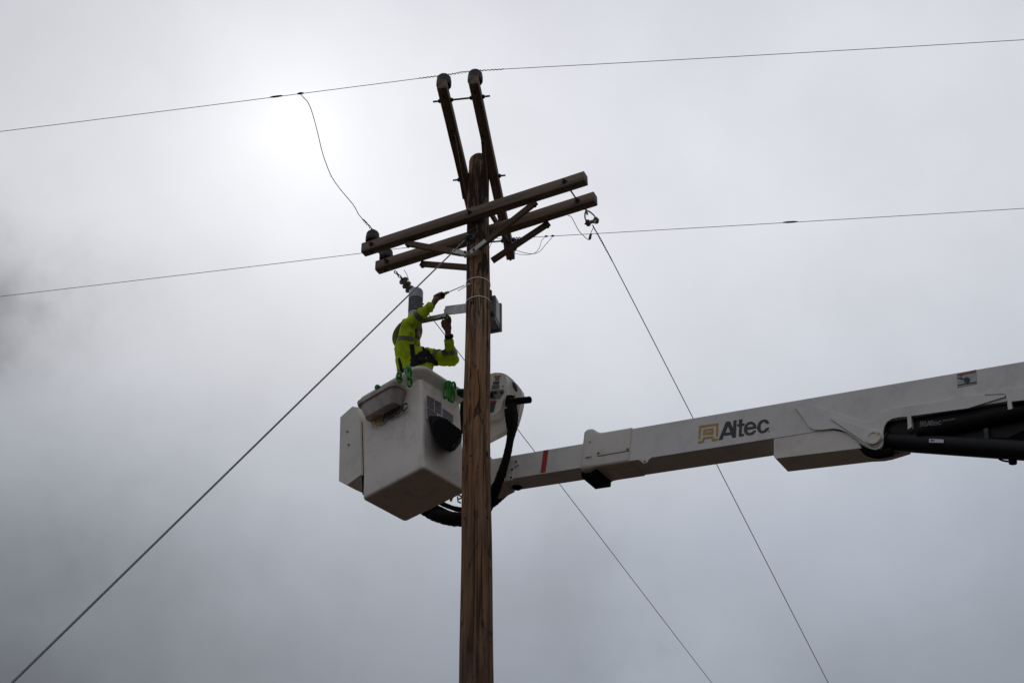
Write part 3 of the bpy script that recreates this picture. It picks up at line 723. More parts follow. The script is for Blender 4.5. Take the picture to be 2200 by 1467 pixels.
bm = lathe_bm([(.02, 0), (.05, .01), (.05, .03), (.03, .05)], onb(1112, 1040, -.2), V((0, 0, -1)), 14); obj('grease_cap', bm, M_black, inner)
# red stripe
flat('stripe', [[onb(*p, -.03) for p in ((1168, 967.5), (1178.5, 965.8), (1172, 1013.5), (1161.5, 1015.3))]], onb(1170, 990, -.03), BF, M_red, inner)
# collar
def clr(x0, x1, dtop, dbot, off, nm, bv=.02):
    t0 = bt(onb(x0, 940, off))[0]; t1 = bt(onb(x1, 940, off))[0]
    return obj(nm, box_bm(t0, t1, -off, WO + off, -hO - dbot, dtop), M_cover, lift, frame(P0, BD, BN, BU), bv, 4, 70)
tA = bt(onb(1253, 955, .03))[0]; tB = bt(onb(1354, 940, .014))[0]
secs = [(0, .020), (.004, .040), (.012, .050), (.030, .055), (.065, .055), (.085, .050), (.105, .036), (.125, .024), (.15, .017), (.19, .0145), (tB - tA - .003, .0145), (tB - tA, .010), (tB - tA, -.002)]
bm = bmesh.new(); rg = []
for dt, off in secs:
    r_ = .018 + off * .5; y0, y1, z0, z1 = -off, WO + off, -hO - off * .75, off * 1.05
    ring = []
    for (cy0, cz0, a0) in ((y1 - r_, z1 - r_, 0), (y0 + r_, z1 - r_, 90), (y0 + r_, z0 + r_, 180), (y1 - r_, z0 + r_, 270)):
        for k in range(6):
            a = radians(a0 + 18 * k); ring.append(bm.verts.new((tA + dt, cy0 + r_ * cos(a), cz0 + r_ * sin(a))))
    rg.append(ring)
for A_, B_ in zip(rg, rg[1:]):
    for k in range(24): bm.faces.new((A_[k], A_[(k + 1) % 24], B_[(k + 1) % 24], B_[k]))
bm.faces.new(rg[0]); bm.faces.new(rg[-1])
c1 = c2 = obj('boom_collar', bm, M_cover, lift, frame(P0, BD, BN, BU), sharp=50)
flat('seam', [[onb(*p, .0145) for p in ((1281, 979.5), (1352, 967.3), (1352, 968.6), (1281, 981))]], onb(1300, 975, .0145), BF, M_logo, c1)
flat('seam', [[onb(*p, .0555) for p in ((1258, 982.4), (1272, 979.8), (1272, 981.4), (1258, 984))]], onb(1266, 981, .0555), BF, M_logo, c2)
for (x, y) in ((1286, 973), (1349, 964)): obj('bolt', lathe_bm([(.013, 0), (.013, .008), (.006, .012)], onb(x, y, .015), BF, 8), M_brass, c1)
obj('bolt', lathe_bm([(.006, 0), (.006, .004)], onb(1267, 949, .055), BF, 8), M_iron, c2)
t0 = bt(onb(1254, 940))[0]; t1 = bt(onb(1287, 940))[0]
bm = box_bm(t0 + .005, t1 - .0, .02, WO - .01, -hO - .072, -hO - .015); obj('wear_pad', bm, M_black, lift, frame(P0, BD, BN, BU), .012)
bm = box_bm(t1 + .05, t1 + .15, .09, .20, -hO - .02, -hO - .012); obj('collar_recess', bm, M_cover, lift, frame(P0, BD, BN, BU), .003)
# small lifting eye under the boom
bm = prism_bm([onb(*p, .002) for p in ((1368, 987), (1402, 981), (1394, 987), (1390, 993), (1384, 995.5), (1379, 993), (1376, 989))], BN * .012); obj('lifting_eye', bm, M_cover, outer, bevel=.002)
obj('eye_hole', lathe_bm([(.008, 0), (.008, .003)], onb(1385, 990.5, .004), BF, 10), M_logo, outer)
logo(onb, onb(1560, 920), BF, outer, M_orange, M_logo)
flat('lettering', [[onb(1652.5 + 1.2 * cos(a), 926.5 + 1.2 * sin(a)) for a in [k * pi / 4 for k in range(8)]]], onb(1652, 926), BF, M_logo, outer)
# warning decal on the boom
def z4(x, y): return 1700 + x / 4.4, 760 + y / 4.4
def B4(pts, off=0): return [onb(*z4(*p), off) for p in pts]
flat('warning_decal', [B4([(1565, 190), (1748, 150), (1757, 283), (1572, 320)])], onb(2080, 815), BF, M_paled, outer)
flat('decal_header', [B4([(1568, 192), (1745, 153), (1746, 172), (1569, 210)], .003)], onb(2080, 815, .003), BF, M_reddull, outer)
flat('decal_picture', [[onb(*z4(1660 + 32 * cos(a), 248 + 27 * sin(a)), .003) for a in [k * pi / 8 for k in range(16)]]], onb(2080, 815, .003), BF, M_logo, outer)
flat('decal_picture', [B4([(1575, 292), (1752, 264), (1753, 272), (1576, 300)], .003), B4([(1572, 224), (1600, 228), (1606, 200), (1612, 228), (1630, 232), (1612, 248), (1600, 238), (1574, 232)], .003)], onb(2080, 815, .003), BF, M_logo, outer)
# doubler plates and cylinder ear, raised from the boom side
dbl = B4([(90, 449), (660, 645), (722, 650), (792, 622), (862, 562), (950, 517), (1100, 495), (1480, 440), (1620, 392), (1822, 392), (2018, 384), (2024, 402), (1672, 512), (1092, 592), (1010, 598), (950, 612), (905, 640), (880, 680), (866, 740), (872, 790), (864, 860), (840, 890), (795, 905), (740, 893), (660, 840), (590, 785), (520, 738), (455, 712), (395, 703), (292, 715), (215, 716), (170, 690), (38, 500)], .014)
obj('gusset_plate', prism_bm(dbl, BN * .0135), M_boom, outer, bevel=.007)
obj('gusset_rib', prism_bm(B4([(372, 590), (600, 668), (842, 742), (866, 800), (800, 880), (742, 868), (372, 612)], .026), BN * .0115), M_boom, outer, bevel=.006)
far = [(1826, 386), (1834, 362), (1862, 350), (2200, 312), (3200, 170), (3200, 270), (2200, 436), (2052, 452), (2040, 440), (2030, 392), (2010, 376)]
obj('gusset_plate', prism_bm(B4(far, .018), BN * .0175), M_boom, outer, bevel=.008)
pinc = onb(*z4(785, 800), .02)
obj('pin', lathe_bm([(.062, -.02), (.062, .02), (.056, .028), (.040, .028), (.040, .022), (.01, .022)], pinc, BF, 28), M_cover, outer)
obj('pin_keeper', lathe_bm([(.012, 0), (.012, .03)], onb(*z4(838, 770), .02), BF, 8), M_brass, outer)
# white housing under the boom
hs = B4([(-165, 802), (275, 728), (400, 722), (520, 745), (700, 760), (850, 770), (862, 866), (770, 884), (650, 890), (-150, 988), (-165, 970)], -.004)
obj('valve_cover', prism_bm(hs, BN * .25), M_cover, outer, bevel=.014)
obj('valve_cover_end', prism_bm(B4([(850, 850), (990, 840), (1105, 860), (1105, 915), (960, 960), (865, 975)], -.18), BN * .06), M_cover, outer, bevel=.008)
# black tube drawn in for the dark curved gap between cover and ear
hose = smooth_path([onb(*z4(*p), -.03) for p in ((0, 778), (270, 728), (400, 722), (470, 740), (560, 800), (660, 870), (735, 930), (830, 950), (960, 925))], 5)
obj('hose', tube_bm(hose, [.006] * 12 + [.006 + .030 * min(1, (i) / 18) for i in range(len(hose) - 12)], 8), M_black, outer)
# lift cylinder
cyA = onb(*z4(800, 820), -.09); 
cyB = hp(*z4(2700, 948), P0 + BF * .10, BN)
dC = (cyB - cyA).normalized()
cylr = obj('lift_cylinder', lathe_bm([(.05, -.03), (.075, .02), (.084, .05), (.084, .10), (.073, .105), (.073, (cyB - cyA).length)], cyA + dC * .03, dC, 28), M_blackp, lift)
obj('cylinder_port', cyl_bm(hp(*z4(2095, 1035), cyA.lerp(cyB, .5), BN), hp(*z4(2092, 960), cyA.lerp(cyB, .5), BN), .030, 12), M_blackp, cylr)
obj('cylinder_line', tube_bm(smooth_path([hp(*z4(*p), cyA.lerp(cyB, .45) + BF * .02, BN) for p in ((1940, 962), (1980, 1000), (2040, 1015), (2080, 1012))], 5), .008, 8), M_black, cylr)
fcyl = lambda p, o: hp(*z4(*p), cyA.lerp(cyB, .3) + BF * o, BN)
flat('label_plate', [[fcyl(p, .094) for p in ((1305, 803), (1442, 810), (1440, 842), (1302, 838))]], fcyl((1370, 820), .094), BF, M_whited, cylr)
flat('label_print', [[fcyl(p, .097) for p in ((1316, 812), (1355, 814), (1345, 823), (1318, 822))]], fcyl((1340, 818), .097), BF, M_logo, cylr)
# black hose carrier under the boom with straps
hc = [(872, 700), (890, 650), (960, 618), (1092, 600), (1672, 522), (2200, 448), (3200, 290), (3200, 560), (2200, 720), (2050, 790), (1500, 800), (960, 790), (868, 765)]
o = obj('hose_carrier', prism_bm(B4(hc, -.03), BN * .24), M_blackp, lift, bevel=.02)
obj('hose', tube_bm([onb(*z4(*p), -.01) for p in ((1200, 760), (1700, 660), (2200, 560), (3200, 390))], .05, 16), M_black, o)
for q in ([(1095, 582), (1130, 580), (1138, 690), (1102, 715)], [(2042, 452), (2080, 448), (2092, 560), (2054, 600)]):
    obj('strap', prism_bm(B4(q, .020), BN * .05), M_boom, o, bevel=.003)
obj('strap', prism_bm(B4([(1818, 705), (1858, 700), (1864, 800), (1826, 805)], .02), BN * .05), M_iron, o, bevel=.003)
def tf_s(x, y):
    v = (712 - .155 * (x - 705)) - y; X = 1215 + (x - 215) * .122; Y = 692 - (X - 1215) * .10 - v * .125
    return z4(X, Y)
Psn = P0
def ons(x, y): return hp(x, y, P0 + BF * .043, BN)
logo(ons, ons(*z4(1300, 660)), BF, o, M_greyd, M_greyd, tf_s)
M_small = mat('pale print', (.16, .16, .17), .6, var=.2)
for c in o.children:
    if c.name.startswith(('emblem', 'lettering')): c.data.materials.clear(); c.data.materials.append(M_small)
flat('lettering', [[ons(*z4(*p)) for p in q] for q in ([(1435 + i * 17, 638 - i * 2.6), (1446 + i * 17, 636 - i * 2.6), (1445 + i * 17, 626 - i * 2.6), (1434 + i * 17, 628 - i * 2.6)] for i in range(7))], ons(*z4(1480, 625)), BF, M_small, o)

# control housing right of the bucket (behind the pole)
ch_n = azv(205).normalized()            # faces the camera side, slightly to the left
PH = hy(1085, 850, 11.42)
def onh(x, y, off=0): return hp(x, y, PH + ch_n * off, ch_n)
def z3(x, y): return 1040 + x / 8.15, 780 + y / 8.15
rear = [(0, 260), (110, 190), (190, 165), (290, 168), (350, 182), (400, 205), (495, 280), (595, 390), (645, 465), (660, 540), (644, 705), (604, 875), (555, 1035), (525, 1093), (435, 1145), (75, 1330), (0, 1370)]
ctrl = obj('control_housing', prism_bm([onh(*z3(*p)) for p in rear], -ch_n * .07), M_cover, lift, bevel=.022)
front = [(-20, 240), (60, 205), (130, 180), (200, 168), (300, 172), (370, 205), (400, 260), (398, 330), (370, 520), (340, 640), (300, 780), (270, 840), (220, 880), (120, 915), (-20, 925)]
fc = obj('control_panel', prism_bm([onh(*z3(*p), .10) for p in front], -ch_n * .099), M_cover, ctrl, bevel=.018)
def H3(pts, off=.102): return [onh(*z3(*p), off) for p in pts]
cP = onh(*z3(200, 400), .102)
flat('decal', [H3([(180, 228), (292, 218), (290, 236), (178, 248)])], cP, ch_n, M_red, fc)
flat('decal', [H3([(200, 262), (268, 254), (262, 292), (194, 298)])], cP, ch_n, M_greyd, fc)
flat('decal', [H3([(166, 322), (268, 310), (262, 362), (158, 374)])], cP, ch_n, M_logo, fc)
flat('decal', [H3([(140, 388), (270, 376), (262, 448), (128, 458)])], cP, ch_n, M_greyd, fc)
flat('control_plate', [H3([(100, 480), (345, 458), (320, 560), (280, 620), (60, 635)])], cP, ch_n, M_boxg, fc)
flat('decal', [H3([(60, 662), (220, 652), (216, 680), (60, 690)])], cP, ch_n, M_red, fc)
flat('decal', [H3([(60, 692), (210, 684), (165, 855), (60, 870)])], cP, ch_n, M_logo, fc)
for (x, y) in ((330, 405), (302, 542)): obj('bolt', lathe_bm([(.010, 0), (.010, .008)], onh(*z3(x, y), .10), ch_n, 8), M_brass, fc)
obj('lever', lathe_bm([(.012, 0), (.012, .03), (.026, .035), (.026, .05), (.01, .055)], onh(*z3(150, 590), .10), ch_n, 14), M_black, fc)
for q in ([(130, 500), (210, 480), (220, 510), (160, 525)], [(265, 500), (335, 475), (330, 515), (280, 525)]):
    obj('switch', prism_bm(H3(q, .118), -ch_n * .015), M_iron, fc, bevel=.003)
obj('bolt', lathe_bm([(.010, 0), (.010, .008)], onh(*z3(540, 572), .0), ch_n, 8), M_brass, ctrl)
flat('vent_opening', [H3([(492, 325), (530, 345), (575, 410), (588, 480), (572, 508), (540, 480), (505, 420)], .0)], onh(*z3(540, 420)), ch_n, M_logo, ctrl)
# grip tube
ga_, gb_ = onh(*z3(440, 680), .11), onh(*z3(800, 640), .16)
obj('grip_tube', lathe_bm([(.03, 0), (.044, .01), (.038, .03), (.033, .05), (.033, (gb_ - ga_).length), (.024, (gb_ - ga_).length), (.024, (gb_ - ga_).length - .05), (.001, (gb_ - ga_).length - .05)], ga_, gb_ - ga_, 20), M_black, ctrl)
obj('grip_base', lathe_bm([(.02, 0), (.045, .01), (.05, .05), (.04, .11)], onh(*z3(450, 770), .08), V((.05, -.1, .9)), 14), M_black, ctrl)
# hydraulic hose bundle
def hbundle(P, Ys, r, nm='hose'):
    pts = smooth_path([hy(x, y, Ys[i] if len(Ys) == len(P) else Ys[0] + (Ys[1] - Ys[0]) * i / (len(P) - 1)) for i, (x, y) in enumerate(P)], 8)
    n = len(pts); rr = []
    for i in range(n):
        t = i / (n - 1) * (len(r) - 1); k = min(int(t), len(r) - 2); f = t - k
        rr.append((r[k] * (1 - f) + r[k + 1] * f) * (1 + .09 * noise.noise(pts[i] * 26) + (.05 if i % 3 == 0 else 0)))
    return obj(nm, tube_bm(pts, rr, 12), M_black, lift)
hbundle([(1100, 872), (1101, 890), (1101, 915), (1096, 945), (1090, 975), (1080, 1010), (1068, 1042), (1054, 1075), (1036, 1100), (1010, 1112), (980, 1115), (950, 1110), (925, 1101), (900, 1086), (880, 1070)], (11.14, 11.12, 11.10, 11.10, 11.12, 11.14, 11.16, 11.22, 11.35, 11.5, 11.6, 11.7, 11.8, 11.8, 11.8), (.046, .054, .048, .034, .036, .040, .044, .05, .062, .066, .066, .064, .060, .05, .05), 'hose_bundle')
hbundle([(1088, 880), (1092, 905), (1094, 925)], (11.12, 11.10), (.022, .026, .02))
hbundle([(935, 1074), (960, 1086), (985, 1094), (1015, 1096), (1040, 1085), (1068, 1062)], (11.75, 11.5), (.026, .022, .024, .034, .034, .03))
hbundle([(920, 1080), (945, 1092), (965, 1100), (985, 1106), (1010, 1110)], (11.75, 11.6), (.022, .022, .016, .016, .03))
hbundle([(1112, 1042), (1098, 1053), (1082, 1062), (1064, 1074), (1045, 1088)], (11.55, 11.55), (.012, .02, .034, .045, .05))
o = obj('hose_tag', tube_bm([hy(1090, 872, 11.2), hy(1092, 884, 11.19), hy(1096, 893, 11.18)], .008, 6), M_reddull, ctrl)
# small fittings under the bucket by the pole
bm = bmesh.new()
for P in ([(975, 1064), (970, 1073)], [(983, 1066), (984, 1077), (990, 1080)], [(978, 1060), (992, 1066)], [(985, 1072), (993, 1068)]):
    tube_bm([hy(x, y, 11.3) for x, y in P], .007, 6, bm)
lathe_bm([(.011, 0), (.011, .025)], hy(969, 1076, 11.3), V((0, 0, 1)), 8, bm)
obj('fitting', bm, M_iron, lift)
# bracket plates between bucket and boom tip, seen beside the pole
bm = box_bm(-.01, .12, 0, .06, -.18, .22); obj('platform_bracket', bm, M_black, lift, frame(hy(990, 890, 11.35), azv(100), azv(10), V((0, 0, 1))), .01)
bm = box_bm(-.10, .16, .0, .22, -.05, .15); obj('platform_shaft', bm, M_cover, lift, frame(hy(1005, 1000, 11.45), azv(112), azv(22), V((0, 0, 1))), .02)

# ------------------------------------------------------------------ things hung on the bucket
bin_ = thing('plastic_bin', on1(810, 870), 'cloudy brown plastic bin hung on the left side of the bucket', 'bin')
def bwall(s, d, z): return nb + E1 * s + N1 * d + V((0, 0, z))       # s along face from near corner, d outward
sL = (on1(776, 868) - nb).dot(E1); sR = (on1(864, 838) - nb).dot(E1)
def zs_(x, y): return (on1(x, y) - nb).z
zt_ = ZT - ZB - .135
sR = .25; sL = .80
def bin_loop(s0, s1, d0, d1, z):
    r_ = min(.075, (d1 - d0) * .6); o = [bwall(s0, d0, z), bwall(s1, d0, z)]
    o += [bwall(s1 - r_ + r_ * cos(a), d1 - r_ + r_ * sin(a), z) for a in [pi / 2 * k / 6 for k in range(7)]]
    o += [bwall(s0 + r_ - r_ * sin(a), d1 - r_ + r_ * cos(a), z) for a in [pi / 2 * k / 6 for k in range(7)]]
    return o
lo_ = [bin_loop(sR + .06, sL - .075, .012, .115, zt_ - .178), bin_loop(sR + .03, sL - .04, .012, .142, zt_ - .08), bin_loop(sR + .022, sL - .03, .012, .147, zt_ - .040), bin_loop(sR + .005, sL - .008, .012, .166, zt_ - .036), bin_loop(sR, sL, .008, .17, zt_ - .0), bin_loop(sR + .02, sL - .015, .025, .152, zt_ - .0), bin_loop(sR + .04, sL - .04, .03, .13, zt_ - .09), bin_loop(sR + .07, sL - .085, .02, .10, zt_ - .170)]
bm = bmesh.new(); rr = [[bm.verts.new(p) for p in l] for l in lo_]
for A, B in zip(rr, rr[1:]):
    for k in range(16): bm.faces.new((A[k], A[(k + 1) % 16], B[(k + 1) % 16], B[k]))
bm.faces.new(rr[0]); bm.faces.new(rr[-1])
obj('bin_body', bm, M_bin, bin_, bevel=.007, sharp=50)

pch = thing('tool_pouch', on2(955, 930), 'black tool pouch fixed to the right face of the bucket below the stickers', 'pouch')
base_ = [(922, 893), (944, 893), (972, 911), (990, 925), (992, 948), (982, 962), (975, 968), (960, 962), (938, 950), (926, 930)]
topp = [(930, 908), (942, 899), (960, 900), (992, 925), (993, 934), (986, 944), (981, 957), (966, 971), (945, 960), (929, 935)]
bm = bmesh.new(); A = [bm.verts.new(on2(x, y, .002)) for x, y in base_]; B = [bm.verts.new(on2(x, y, .14)) for x, y in topp]
for k in range(10): bm.faces.new((A[k], A[(k + 1) % 10], B[(k + 1) % 10], B[k]))
bm.faces.new(A); bm.faces.new(B)
obj('pouch_body', bm, M_pouch, pch, bevel=.006)
obj('pouch_strap', tube_bm(smooth_path([on2(x, y, .15) for x, y in ((972, 962), (976, 955), (980, 958), (977, 966))], 4), .006, 6), M_iron, pch)
obj('pouch_flap', prism_bm([on2(x, y, .008) for x, y in ((921, 900), (931, 906), (944, 903), (930, 925), (924, 915))], N2 * .02), M_pouch, pch, bevel=.003)

def sling(name, loops_, Yd, label, r=.011):
    o = thing(name, hy(loops_[0][0], loops_[0][1], Yd), label, 'sling', 'green rope loops hung over the bucket rim')
    for (cx, cy2, w, h, dY, rot) in loops_:
        pts = []
        for k in range(20):
            a = 2 * pi * k / 20; x = w * cos(a); y = h * sin(a) * (1 if abs(sin(a)) < .9 else .97); xr = x * cos(rot) - y * sin(rot); yr = x * sin(rot) + y * cos(rot)
            pts.append(hy(cx + xr, cy2 + yr, Yd + dY + .018 * sin(a * 2)))
        obj('loop', tube_bm(pts, r, 8, closed=True), M_green, o)
    return o
sling('rope_sling', [(879, 802, 4, 13, 0, 0), (879.5, 820, 4.5, 10.5, -.02, -.1), (875, 795, 3, 7, .04, .2)], 10.57, 'bright green rope loop hanging over the bucket rim nearest corner')
sling('rope_sling', [(857, 807, 4, 8, 0, .2), (858, 815, 4, 6, -.02, -.5)], 10.66, 'green rope loop over the rim at the right end of the plastic bin')
sling('rope_sling', [(811, 832, 4, 4, .0, .2), (813, 835, 3, 5, .04, .2)], 10.96, 'small green rope loop just showing above the middle of the bin')
sling('rope_sling', [(958, 838, 4.5, 18, -.02, .1), (966, 840, 4.5, 21, -.04, 0), (971, 846, 5, 18, -.05, -.05), (962, 828, 5, 9, .03, 0), (974, 830, 4, 9, .03, 0)], 10.87, 'thick bunch of green rope loops hanging on the right side of the bucket')
gl = thing('work_glove', hy(988, 842, 11.0), 'dark green bundle on the bucket rim against the pole', 'glove')
bm = bmesh.new(); bmesh.ops.create_icosphere(bm, subdivisions=3, radius=1)
for v in bm.verts:
    k = 1 + .3 * noise.noise(v.co * 2.2); v.co = V((v.co.x * .075 * k, v.co.y * .06 * k, v.co.z * .035 * k)) + hy(990, 845, 11.08)
obj('glove_body', bm, mat('dark green fabric', (.02, .05, .025), .9, var=.4, scale=30), gl)

# ------------------------------------------------------------------ the worker
def capsule(bm, a, b, ra, rb, n=14, flatv=None, fl=1.0):
    d = b - a; L_ = d.length; d = d.normalized()
    if flatv is not None:
        x = (flatv - d * flatv.dot(d)).normalized(); y = d.cross(x)
    else: x, y = basis(d)
    rings = []
    prof = []
    for k in range(5): t = pi / 2 * k / 5; prof.append((-ra * cos(t), ra * sin(t)))
    for k in range(6): t = k / 5; prof.append((L_ * t, ra + (rb - ra) * t))
    for k in range(1, 6): t = pi / 2 * k / 5; prof.append((L_ + rb * sin(t), rb * cos(t)))
    for z, r in prof:
        r = max(r, 1e-4); rings.append([bm.verts.new(a + d * z + (x * cos(2 * pi * k / n) * fl + y * sin(2 * pi * k / n)) * r) for k in range(n)])
    for A, B in zip(rings, rings[1:]):
        for k in range(n): bm.faces.new((A[k], A[(k + 1) % n], B[(k + 1) % n], B[k]))
    bm.faces.new(rings[0][::-1]); bm.faces.new(rings[-1])
def ellip(bm, c, rx, ry, rz, M=None):
    g = bmesh.ops.create_icosphere(bm, subdivisions=3, radius=1)
    for v in g['verts']:
        p = V((v.co.x * rx, v.co.y * ry, v.co.z * rz)); v.co = c + ((M @ p) if M is not None else p)
def fuse(name, bm, voxel, m, parent, smooth=4, wr=0, wsc=10, post=None):
    bmesh.ops.recalc_face_normals(bm, faces=bm.faces)
    me = bpy.data.meshes.new(name); bm.to_mesh(me); bm.free(); o = bpy.data.objects.new(name, me); col.objects.link(o)
    md = o.modifiers.new('r', 'REMESH'); md.mode = 'VOXEL'; md.voxel_size = voxel; md.use_smooth_shade = True
    if smooth: s = o.modifiers.new('s', 'SMOOTH'); s.factor = .5; s.iterations = smooth
    dg = bpy.context.evaluated_depsgraph_get(); m2 = bpy.data.meshes.new_from_object(o.evaluated_get(dg))
    bpy.data.objects.remove(o); m2.name = name; m2.materials.clear()
    if wr:
        b2 = bmesh.new(); b2.from_mesh(m2); b2.normal_update()
        for v in b2.verts:
            q = v.co * wsc; n_ = noise.noise(V((q.x * 2.2 + q.z * .5, q.y * 2.2, q.z * .5 - q.x * .3))) * 1.0 + noise.noise(q * 1.6 + V((4, 4, 4))) * .25
            n_ = 1 - abs(n_) * 2.2
            v.co = v.co + v.normal * wr * n_
        b2.to_mesh(m2); b2.free()
    if post: post(m2)
    return mesh_obj(name, m2, m, parent, sharp=180)
TILT = 24
HFC = azv(148); HSD = azv(238)
FCE = azv(128)                 # the way he faces: to the right and a little towards the camera
SIDE = azv(128 + 90)           # his right-hand side (image left, nearer)
per = thing('person', hy(893, 900, 11.08), 'worker in hi-vis yellow shirt and hard hat reaching from the bucket towards the pole', 'person')
pel = hy(897, 842, 11.10); wst = hy(897, 812, 11.10); chs = hy(893, 778, 11.08); nek = hy(884, 750, 11.08)
shR = hy(870, 757, 10.97); shL = hy(921, 765, 11.20)
elR = hy(876, 698, 10.86); wrR = hy(930, 654, 10.70)
elL = hy(971, 772, 11.12); wrL = hy(963, 722, 10.90)
hdc = hy(885, 722, 11.08)
floorz = ZB + .065
legs = [(V((pel.x, pel.y, pel.z)) + SIDE * .09 * s, V((pel.x, pel.y, floorz + .48)) + SIDE * .10 * s + FCE * .04, V((pel.x, pel.y, floorz + .05)) + SIDE * .11 * s) for s in (-1, 1)]
# body (skin): head, neck, arms, hands, torso core, legs
bm = bmesh.new()
R_h = Matrix(((HFC.x, HSD.x, 0), (HFC.y, HSD.y, 0), (0, 0, 1)))
tilt = Matrix.Rotation(radians(TILT), 3, HSD)     # looks up
R_h = tilt @ R_h
hv_ = lambda x, y, z: hdc + R_h @ V((x, y, z))
ellip(bm, hv_(-.008, 0, .02), .098, .076, .105, R_h)        # skull
ellip(bm, hv_(.03, 0, -.05), .066, .058, .068, R_h)       # jaw
ellip(bm, hv_(.062, 0, -.095), .026, .030, .020, R_h)      # chin
capsule(bm, hv_(.088, 0, .012), hv_(.108, 0, -.022), .011, .015, 10)   # nose
capsule(bm, hv_(.082, -.022, -.056), hv_(.082, .022, -.056), .011, .011, 8)  # mouth
capsule(bm, hv_(.079, -.035, .030), hv_(.079, .035, .030), .013, .013, 8)  # brow
for s in (-1, 1): ellip(bm, hv_(-.002, s * .077, -.005), .020, .010, .034, R_h); ellip(bm, hv_(.052, s * .042, -.022), .028, .022, .026, R_h)
capsule(bm, hv_(-.02, 0, -.05), nek, .055, .062)
capsule(bm, nek, chs, .09, .14); capsule(bm, chs, pel, .14, .14)
for s, e, w in ((shR, elR, wrR), (shL, elL, wrL)):
    capsule(bm, s, e, .050, .038); capsule(bm, e, w, .036, .026)
    capsule(bm, nek - V((0, 0, .03)), s, .06, .055)
for a, b, c in legs: capsule(bm, a, b, .085, .06); capsule(bm, b, c, .058, .042); capsule(bm, c, c + FCE * .14 - V((0, 0, .01)), .042, .036)
# right hand: a fist round the screwdriver handle
tipd = (hy(998, 613, PY - .10) - hy(944, 634, 10.66)).normalized()       # screwdriver axis
hgrip = hy(942, 636, 10.66)
hR = hgrip
palm = wrR.lerp(hR, .62) ; pdir = (hR - wrR).normalized()
nrm = pdir.cross(tipd).normalized(); 
if nrm.dot(CAM - hR) < 0: nrm = -nrm
capsule(bm, wrR, palm + nrm * .004, .029, .036, flatv=nrm, fl=.72)
acr = tipd
for i, off in enumerate((-.034, -.011, .011, .032)):
    rad = (.0098, .0108, .0108, .0100)[i]; ln = (.85, .98, 1.0, .92)[i]
    k0 = palm + acr * off + pdir * .022 + nrm * .004
    k1 = hR + acr * off + nrm * .026 * ln; k2 = hR + acr * off + pdir * .025 * ln + nrm * .012; k3 = hR + acr * off + pdir * .018 - nrm * .016; k4 = hR + acr * off - pdir * .006 - nrm * .022
    for p, q in ((k0, k1), (k1, k2), (k2, k3), (k3, k4)): capsule(bm, p, q, rad, rad * .94, 8)
t0_ = palm - nrm * .012 + acr * .028; t1_ = t0_ + acr * .026 - nrm * .014 + pdir * .012; t2_ = hR + acr * .052 - nrm * .020 + pdir * .0; t3_ = hR + acr * .062 - nrm * .006 + pdir * .014
for p, q in ((t0_, t1_), (t1_, t2_), (t2_, t3_)): capsule(bm, p, q, .0135, .011, 8)
# left hand: reaching up to hold the bracket plate from below
hL = hy(961, 693, 10.80); pd2 = (hL - wrL).normalized(); ac2 = (ax - pd2 * ax.dot(pd2)).normalized(); nr2 = pd2.cross(ac2).normalized()
if nr2.dot(CAM - hL) < 0: nr2 = -nr2
capsule(bm, wrL, wrL.lerp(hL, .75), .029, .038, flatv=nr2, fl=.62)
capsule(bm, wrL.lerp(hL, .6) - ac2 * .018, wrL.lerp(hL, 1.0) - ac2 * .02, .022, .016, 10); capsule(bm, wrL.lerp(hL, .6) + ac2 * .018, wrL.lerp(hL, 1.0) + ac2 * .02, .022, .016, 10)
for i, off in enumerate((-.024, -.004, .016, .034)):
    rad = (.0098, .0108, .0108, .0096)[i]; ln = (.90, 1.0, .95, .78)[i]
    k0 = hL + ac2 * off; k1 = k0 + pd2 * .040 * ln - nr2 * .006; k2 = k1 + pd2 * .026 * ln + nr2 * .008; k3 = k2 + pd2 * .014 * ln + nr2 * .014
    for p, q in ((k0, k1), (k1, k2), (k2, k3)): capsule(bm, p, q, rad, rad * .94, 8)
t0_ = wrL.lerp(hL, .5) - ac2 * .030; t1_ = t0_ - ac2 * .022 + pd2 * .028; t2_ = t1_ + pd2 * .032 - ac2 * .004; t3_ = t2_ + pd2 * .024 + ac2 * .010
for p, q in ((t0_, t1_), (t1_, t2_), (t2_, t3_)): capsule(bm, p, q, .0135, .0105, 8)
fuse('body', bm, .0048, M_skin, per, smooth=2)
for s in (-1, 1):
    o = obj('eye', lathe_bm([(.002, -.008), (.009, -.004), (.010, 0), (.008, .005), (.001, .009)], hv_(.077, s * .030, .008), R_h @ V((1, s * .25, 0)), 12), M_whited, per)
    obj('iris', lathe_bm([(.004, .0), (.0045, .002), (.001, .003)], hv_(.077, s * .030, .008) + R_h @ V((.0085, s * .002, 0)), R_h @ V((1, s * .25, 0)), 10), M_logo, o)
